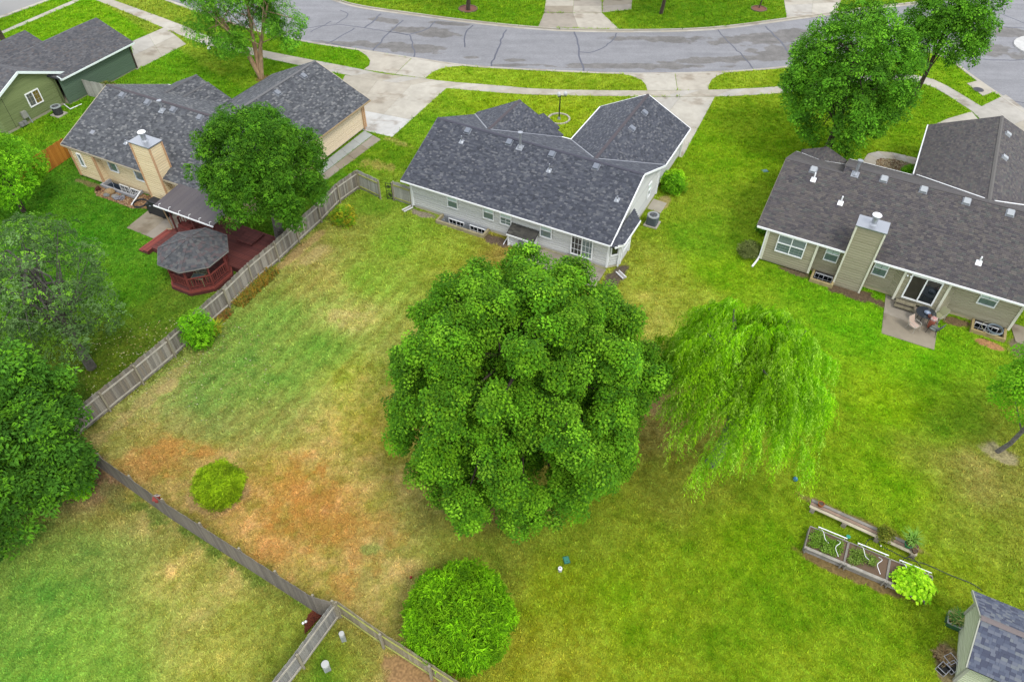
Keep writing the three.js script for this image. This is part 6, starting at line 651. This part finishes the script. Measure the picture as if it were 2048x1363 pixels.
{ // weeping willow: fountains of hanging strands
  const r = rngOf(120), T = thing('willow_tree', 'pale green weeping willow with trailing strands', 'tree', [10.95, 0, -23.0]), strand = sd => { const q = rngOf(sd), pos = [], N = 30; for (let k = 0; k < N; k++) { const t = (k + 0.5) / N, c = V(0.3 * Math.sin(t * 1.7), -1.75 * t * t * 0.55 - 0.85 * t, 0.05 * Math.sin(t * 9 + sd)), az = q() * 6.283, d = V(Math.cos(az) * 0.55, -0.85, Math.sin(az) * 0.55).normalize(), s = d.clone().cross(V(Math.sin(az), 0.2, Math.cos(az))).normalize(), l = rr(0.16, 0.26, q), w = 0.034; const B = c.clone().addScaledVector(d, l * 0.45).addScaledVector(s, w / 2), C = c.clone().addScaledVector(d, l), D = c.clone().addScaledVector(d, l * 0.45).addScaledVector(s, -w / 2); for (const p of [c, B, C, c, C, D]) pos.push(p.x, p.y, p.z); } const g = new THREE.BufferGeometry(); g.setAttribute('position', new THREE.Float32BufferAttribute(pos, 3)); g.setAttribute('uv', new THREE.Float32BufferAttribute(new Float32Array(pos.length / 3 * 2), 2)); g.computeVertexNormals(); return g; };
  const items = [[], []], ends = [];                                     // arching branches with strands hanging from their outer half
  for (let k = 0; k < 96; k++) { const f = (k + 0.5) / 96, a = k * 2.39996 + rr(-0.25, 0.25, r), reach = (1.3 + 3.1 * Math.pow(f, 0.55)) * rr(0.72, 1.12, r) * (k < 12 ? 0.38 : 1), h0 = 9.9 - 3.7 * f * f * f + rr(-1.0, 0.5, r), rise = rr(0.5, 1.3, r), drop = rr(0.8, 1.9, r), tint = rr(0.76, 1.22, r), P = t => V(Math.cos(a + 0.25 * t) * reach * (0.12 + 0.88 * t), h0 + rise * Math.sin(t * 2.4) - drop * t * t, Math.sin(a + 0.25 * t) * reach * (0.12 + 0.88 * t)); ends.push(P(0.75));
    for (let i = 0; i < 84; i++) { const t = 0.22 + 0.8 * Math.sqrt(r()), az = a + rr(-1.5, 1.5, r), p = P(t), l = rr(0, 0.32, r); items[i & 1].push([p.add(V(Math.cos(az) * l, rr(-0.12, 0.1, r), Math.sin(az) * l)), az, rr(0.6, 1.15, r), tint]); } }
  items.forEach((it, n) => { const im = new THREE.InstancedMesh(strand(n + 3), LEAF, it.length); im.name = 'crown'; im.userData.kind = 'stuff'; it.forEach(([p, az, s, t], i) => { tmpQ.setFromEuler(new THREE.Euler(rr(-0.12, 0.12, r), -az, rr(-0.1, 0.14, r))); tmpM.compose(p, tmpQ, tmpS.set(s, s * rr(0.7, 1.2, r), s)); im.setMatrixAt(i, tmpM); im.setColorAt(i, C_WILLOW[(r() * 5) | 0].clone().multiplyScalar(t * rr(0.85, 1.15, r))); }); im.castShadow = im.receiveShadow = true; T.add(im); });
  limbs(T, V(0, -0.05, 0), V(0.2, 7.5, 0), ends.filter((_, k) => k % 2 === 0), 0.3, BARKG, r);
}
function bush(name, label, base, R, ry, o = {}) { const r = rngOf(o.seed || 200), T = thing(name, label, o.cat || 'shrub', at(base), 0, o.group), n = o.lobes || 14, lr = o.lr || R * 0.42, c = V(0, ry, 0), lobes = []; for (let k = 0; k < n; k++) { const y = 1 - 1.9 * (k + 0.5) / n, a = k * 2.39996 + rr(-0.3, 0.3, r), q = Math.sqrt(Math.max(0, 1 - y * y)), l = lr * rr(0.75, 1.25, r), k2 = 0.93 + 0.16 * vn(Math.cos(a) * 1.7 + R * 5, y * 1.7 + Math.sin(a)) + rr(-0.05, 0.05, r); lobes.push({ c: c.clone().add(V(q * Math.cos(a) * (R - l * 0.8) * k2, y * (ry - l * 0.8) * k2, q * Math.sin(a) * (R - l * 0.8) * k2)), r: l }); } const it = lobeItems(lobes, c, o.dens || 30, r).filter(i => i[0].y > 0.02); if (o.up) for (const i of it) i[1].multiplyScalar(1 - o.up).add(V(0, o.up, 0)).normalize(); if (o.s) for (const i of it) i[2] *= o.s; scatter(T, 'foliage', o.geo || G_CEDAR, LEAF, it, o.cols || C_CEDAR, r); const g = []; for (let k = 0; k < 5; k++) g.push(rodG(V(0.05 * k - 0.1, 0, 0), V(rr(-0.5, 0.5, r) * R, ry * 1.2, rr(-0.5, 0.5, r) * R), 0.05, 0.015, 5)); add(T, 'stem', merge(g), BARK); return T; }
bush('round_shrub', 'clipped round yellow green shrub on dry grass', [-15.12, -20.82], 1.2, 1.06, { seed: 201, lobes: 60, lr: 0.3, dens: 60, cols: C_CEDARY, s: 0.75 });
bush('arborvitae', 'large light green feathery bush at bottom of yard', [-2.3, -13.7], 2.22, 1.6, { seed: 202, lobes: 84, lr: 0.42, dens: 42, up: 0.35, s: 1.15 });
bush('fence_shrub', 'leafy green shrub growing through the long fence', [-19.53,-31.89], 0.95, 1.35, { seed: 203, geo: G_FINE, cols: C_FRESH, dens: 16, lr: 0.45 });
bush('corner_shrub', 'bright shrub under dark tree at fence corner', [-22.6, -20.9], 0.8, 1.2, { seed: 204, geo: G_FINE, cols: C_FRESH, dens: 16, lr: 0.4 });
bush('foundation_shrub', 'low olive shrub at left end of taupe house', [16.95, -41.1], 0.75, 0.5, { seed: 205, geo: G_SMALL, cols: cols([[120, 132, 70], [104, 118, 56], [136, 146, 84]]), dens: 60, lr: 0.3 });
bush('foundation_shrub', 'small dark shrub behind the black air conditioner', F3.w(-0.75, -3.4), 0.5, 0.4, { seed: 206, geo: G_SMALL, cols: C_DEEP, dens: 60, lr: 0.24 });
bush('flower_clump', 'tall leafy clump beside grey garage wall', [12.75, -49.2], 0.85, 0.65, { seed: 207, geo: G_FINE, cols: C_FRESH, dens: 18, lr: 0.4 }); bush('flower_clump', 'yellow flecked clump further along grey garage wall', F2.w(16.75, -12.6), 0.9, 0.5, { seed: 208, geo: G_FINE, cols: C_LIME, dens: 16, lr: 0.4 });
bush('fence_clump', 'loose lily clump by the fence near deck tree', [-12.7, -44.9], 0.95, 0.62, { seed: 209, geo: G_FINE, cols: cols([[150, 180, 40], [120, 160, 30], [180, 170, 40], [90, 140, 24]]), dens: 12, lr: 0.4 });
bush('front_shrub', 'dark juniper beside front walk of taupe house', [32.63,-51.42], 0.8, 0.42, { seed: 210, geo: G_SMALL, cols: C_FRESH, dens: 60, lr: 0.3 });
bush('gate_shrub', 'dry twiggy shrub between green house and tan house', F0.w(3.4, 2.2), 0.7, 0.6, { seed: 211, geo: G_FINE, cols: cols([[150, 140, 70], [110, 130, 40], [96, 120, 30]]), dens: 10, lr: 0.35 });
function clump(name, label, base, turn, len, wid, h, n, cl, seed) { // arching grass blades
  const r = rngOf(seed), T = thing(name, label, 'plant', at(base), turn), pos = []; for (let k = 0; k < n; k++) { const x = rr(-len, len, r), z = rr(-wid, wid, r), az = r() * 6.283, l = h * rr(0.6, 1.2, r), w = 0.022, d = V(Math.cos(az), 0, Math.sin(az)), s = V(-d.z, 0, d.x).multiplyScalar(w), P = [V(x, 0, z), V(x, l * 0.6, z).addScaledVector(d, l * 0.25), V(x, l * 0.7, z).addScaledVector(d, l * 0.7)]; const q = [[P[0].clone().sub(s), P[0].clone().add(s), P[1].clone().add(s)], [P[0].clone().sub(s), P[1].clone().add(s), P[1].clone().sub(s)], [P[1].clone().sub(s), P[1].clone().add(s), P[2]]]; for (const t of q) for (const p of t) pos.push(p.x, p.y, p.z); }
  const g = new THREE.BufferGeometry(), c = [], per = 9; for (let k = 0; k < n; k++) { const t = tone(...cl[(r() * cl.length) | 0]).multiplyScalar(rr(0.85, 1.15, r)); for (let i = 0; i < per; i++) c.push(t.r, t.g, t.b); } g.setAttribute('position', new THREE.Float32BufferAttribute(pos, 3)); g.setAttribute('color', new THREE.Float32BufferAttribute(c, 3)); g.setAttribute('uv', new THREE.Float32BufferAttribute(new Float32Array(pos.length / 3 * 2), 2)); g.computeVertexNormals(); const m = add(T, 'blades', g, new THREE.MeshStandardMaterial({ vertexColors: true, roughness: 0.8, side: THREE.DoubleSide })); m.castShadow = m.receiveShadow = true; return T;
}
const fa = Math.atan2(-([-16.65,-40.09][1] - [-18.85,-35.28][1]), [-16.65,-40.09][0] - [-18.85,-35.28][0]);
clump('daylily_row', 'row of yellowing daylilies along the long fence', [-17.45,-37.14], fa, 2.0, 0.42, 0.62, 620, [[206, 166, 30], [160, 164, 44], [220, 176, 44], [126, 156, 34], [180, 140, 40]], 301);
clump('dry_weeds', 'small rusty weeds at fence foot beside shrub', [-19.01,-34.08], fa, 0.9, 0.3, 0.35, 500, [[190, 120, 40], [170, 140, 60], [120, 140, 40]], 302);
clump('yellow_flowers', 'yellow flower spikes on the fence shrub', [-19.06,-32.79], fa, 0.35, 0.3, 0.9, 140, [[230, 230, 30], [210, 220, 40], [120, 180, 30]], 303);
{ // things growing in the beds
  const FB = new Frame([15.1, -18.95], 27.6), r = rngOf(310), mk = (name, label, x0, x1, n, h, geo, cl, s) => { const T = thing(name, label, 'plant', FB.p(x0, 0.33, 0.1), FB.turn), it = []; for (let k = 0; k < n; k++) { const x = rr(0, x1 - x0, r), z = rr(0.05, 1.05, r); if (vn(x * 2.2 + x0, z * 2.2) < 0.42) continue; it.push([V(x, h * r(), z), V(rr(-0.4, 0.4, r), 1, rr(-0.4, 0.4, r)).normalize(), s * rr(0.6, 1.3, r)]); } scatter(T, 'foliage', geo, LEAF, it, cl, r); return T; };
  mk('seedlings', 'feathery seedlings growing in the left raised bed', 0.15, 1.6, 300, 0.2, G_SMALL, cols([[130, 172, 50], [150, 184, 80], [110, 150, 40]], 1.4), 0.9); mk('seedlings', 'thin greens growing in the middle raised bed', 2.05, 3.3, 210, 0.18, G_SMALL, cols([[130, 166, 56], [150, 176, 84], [110, 140, 50]], 1.4), 0.85);
  const T = thing('squash_plant', 'large leaved lime green squash plant spilling over raised bed', 'plant', FB.p(4.95, 0.35, 0.95), FB.turn), it = []; for (let k = 0; k < 260; k++) { const a = r() * 6.283, q = Math.sqrt(r()) * rr(0.75, 1.15, r); it.push([V(Math.cos(a) * q * 0.85, 0.1 + 0.5 * (1 - q * q) * r() + 0.12, Math.sin(a) * q * 0.8), V(Math.cos(a) * q * 0.6 + rr(-0.3, 0.3, r), 1, Math.sin(a) * q * 0.6 + rr(-0.3, 0.3, r)).normalize(), rr(0.35, 0.62, r)]); } scatter(T, 'leaves', G_BIG, LEAF, it, C_LIME, r);
  const FP = new Frame([15.55, -20.55], 31.2); bush('potted_plant', 'round olive plant in the dark bench pot', FP.w(3.75, 0.2), 0.34, 0.5, { seed: 321, geo: G_SMALL, cols: cols([[120, 130, 40], [100, 116, 36], [136, 140, 50]]), dens: 90, lr: 0.15, cat: 'plant' }); clump('potted_grass', 'wispy plant in the bright green pot', FP.w(4.87, 0.1), 0, 0.14, 0.14, 0.85, 90, [[130, 190, 50], [150, 200, 70]], 322).position.y = 0.5; clump('planter_herbs', 'leafy herbs in white framed planter by shed', [20.41,-14.17], 0, 0.24, 0.24, 0.5, 260, [[90, 160, 50], [110, 176, 50], [200, 200, 110]], 323).position.y = 0.28; clump('dead_stalks', 'dry brown stalks heaped beside the shed cages', [19.3,-12.6], 0.5, 0.3, 0.3, 0.4, 380, [[176, 140, 90], [150, 120, 80], [196, 170, 120]], 324);
}
// ---------- grass blades and fallen leaves ----------
{
  const CW = 0.1, NX = Math.ceil((LX1 - LX0) / CW), NZ = Math.ceil((LZ1 - LZ0) / CW), mask = new Uint8Array(NX * NZ), blocks = [...noGrass, streetPoly];
  for (const P of blocks) { let a = 1e9, b = -1e9, c = 1e9, d = -1e9; for (const p of P) { a = Math.min(a, p[0]); b = Math.max(b, p[0]); c = Math.min(c, p[1]); d = Math.max(d, p[1]); } const i0 = Math.max(0, Math.floor((a - LX0) / CW)), i1 = Math.min(NX - 1, Math.ceil((b - LX0) / CW)), j0 = Math.max(0, Math.floor((c - LZ0) / CW)), j1 = Math.min(NZ - 1, Math.ceil((d - LZ0) / CW)); for (let j = j0; j <= j1; j++) for (let i = i0; i <= i1; i++) if (inPoly(LX0 + (i + 0.5) * CW, LZ0 + (j + 0.5) * CW, P)) mask[j * NX + i] = 1; }
  const free = (x, z) => { const i = Math.floor((x - LX0) / CW), j = Math.floor((z - LZ0) / CW); return i < 0 || j < 0 || i >= NX || j >= NZ ? false : !mask[j * NX + i]; };
  const r = rngOf(500), pos = []; for (let k = 0; k < 7; k++) { const a = r() * 6.283, q = r() * 0.06, x = q * Math.cos(a), z = q * Math.sin(a), b = r() * 6.283, h = rr(0.035, 0.06, r), w = 0.012, lx = Math.cos(b) * 0.045, lz = Math.sin(b) * 0.045; pos.push(x - w * Math.sin(b), 0, z + w * Math.cos(b), x + w * Math.sin(b), 0, z - w * Math.cos(b), x + lx, h, z + lz); }
  const g = new THREE.BufferGeometry(); g.setAttribute('position', new THREE.Float32BufferAttribute(pos, 3)); g.setAttribute('uv', new THREE.Float32BufferAttribute(new Float32Array(pos.length / 3 * 2), 2)); g.computeVertexNormals();
  const N = 420000, im = new THREE.InstancedMesh(g, new THREE.MeshPhysicalMaterial({ color: 0xffffff, roughness: 0.9, specularIntensity: 0.1, side: THREE.DoubleSide }), N), o = [0, 0, 0], c = new THREE.Color(); let k = 0, t = 0;
  while (k < N && t++ < N * 4) { const u = Math.pow(r(), 1.5), z = -9 - 84 * u, hw = 7 + 0.66 * Math.hypot(z, 33) * 0.92, x = rr(-hw, hw, r); if (!free(x, z)) continue; if (bareness(x, z) > 0.35 + 0.5 * r()) continue; lawnTone(x, z, o); const big = r() < 0.12, f = big ? rr(1.3, 2.9, r) : rr(1.7, 2.7, r), s = (0.8 + 0.9 * u) * (big ? rr(1.6, 2.4, r) : rr(0.8, 1.3, r)); tmpQ.setFromAxisAngle(UPV, r() * 6.283); tmpM.compose(V(x, 0, z), tmpQ, tmpS.set(s, s * rr(0.7, 1.3, r), s)); im.setMatrixAt(k, tmpM); c.setRGB(lin(clamp(o[0] + rr(-10, 10, r), 4, 255)) / KEXP * f, lin(clamp(o[1], 4, 255)) / KEXP * f, lin(clamp(o[2], 4, 255)) / KEXP * f); im.setColorAt(k++, c); }
  im.count = k; im.castShadow = im.receiveShadow = true; tag(im, 'grass', 'short grass blades covering all the lawns', 'grass', 'stuff');
  const lp = [[-28.55,-31.75],[-20.7,-35.03],[-17.8,-34.09],[-14.57,-31.4],[-13.65,-27.33],[-18.25,-25.1],[-22.07,-25.44],[-25.4,-27.27]], lg = new THREE.BufferGeometry(); lg.setAttribute('position', new THREE.Float32BufferAttribute([-0.06, 0, 0, 0, 0.02, 0.045, 0.06, 0.01, 0, -0.06, 0, 0, 0.06, 0.01, 0, 0, 0.02, -0.045], 3)); lg.setAttribute('uv', new THREE.Float32BufferAttribute(new Float32Array(12), 2)); lg.computeVertexNormals(); const lm = new THREE.InstancedMesh(lg, new THREE.MeshStandardMaterial({ roughness: 0.8, side: THREE.DoubleSide }), 900), fc = cols([[214, 208, 140], [204, 196, 110], [224, 220, 180], [190, 168, 96]], 1.9), ctr = [-21.08,-31.14]; k = 0; t = 0;
  while (k < 900 && t++ < 60000) { const x = rr(-34, -12, r), z = rr(-38, -20, r); if (!inPoly(x, z, lp) || !free(x, z)) continue; if (r() > 0.8 * Math.exp(-Math.hypot(x - ctr[0], z - ctr[1]) / 2.6) + 0.05) continue; tmpQ.setFromEuler(new THREE.Euler(rr(-0.4, 0.4, r), r() * 6.283, rr(-0.4, 0.4, r))); const s = rr(0.5, 1.0, r); tmpM.compose(V(x, 0.055, z), tmpQ, tmpS.set(s, s, s)); lm.setMatrixAt(k, tmpM); lm.setColorAt(k++, fc[(r() * 4) | 0]); }
  lm.count = k; tag(lm, 'fallen_leaves', 'pale fallen leaves scattered on grass by the long fence', 'leaves', 'stuff');
}
renderer.render(scene, camera);
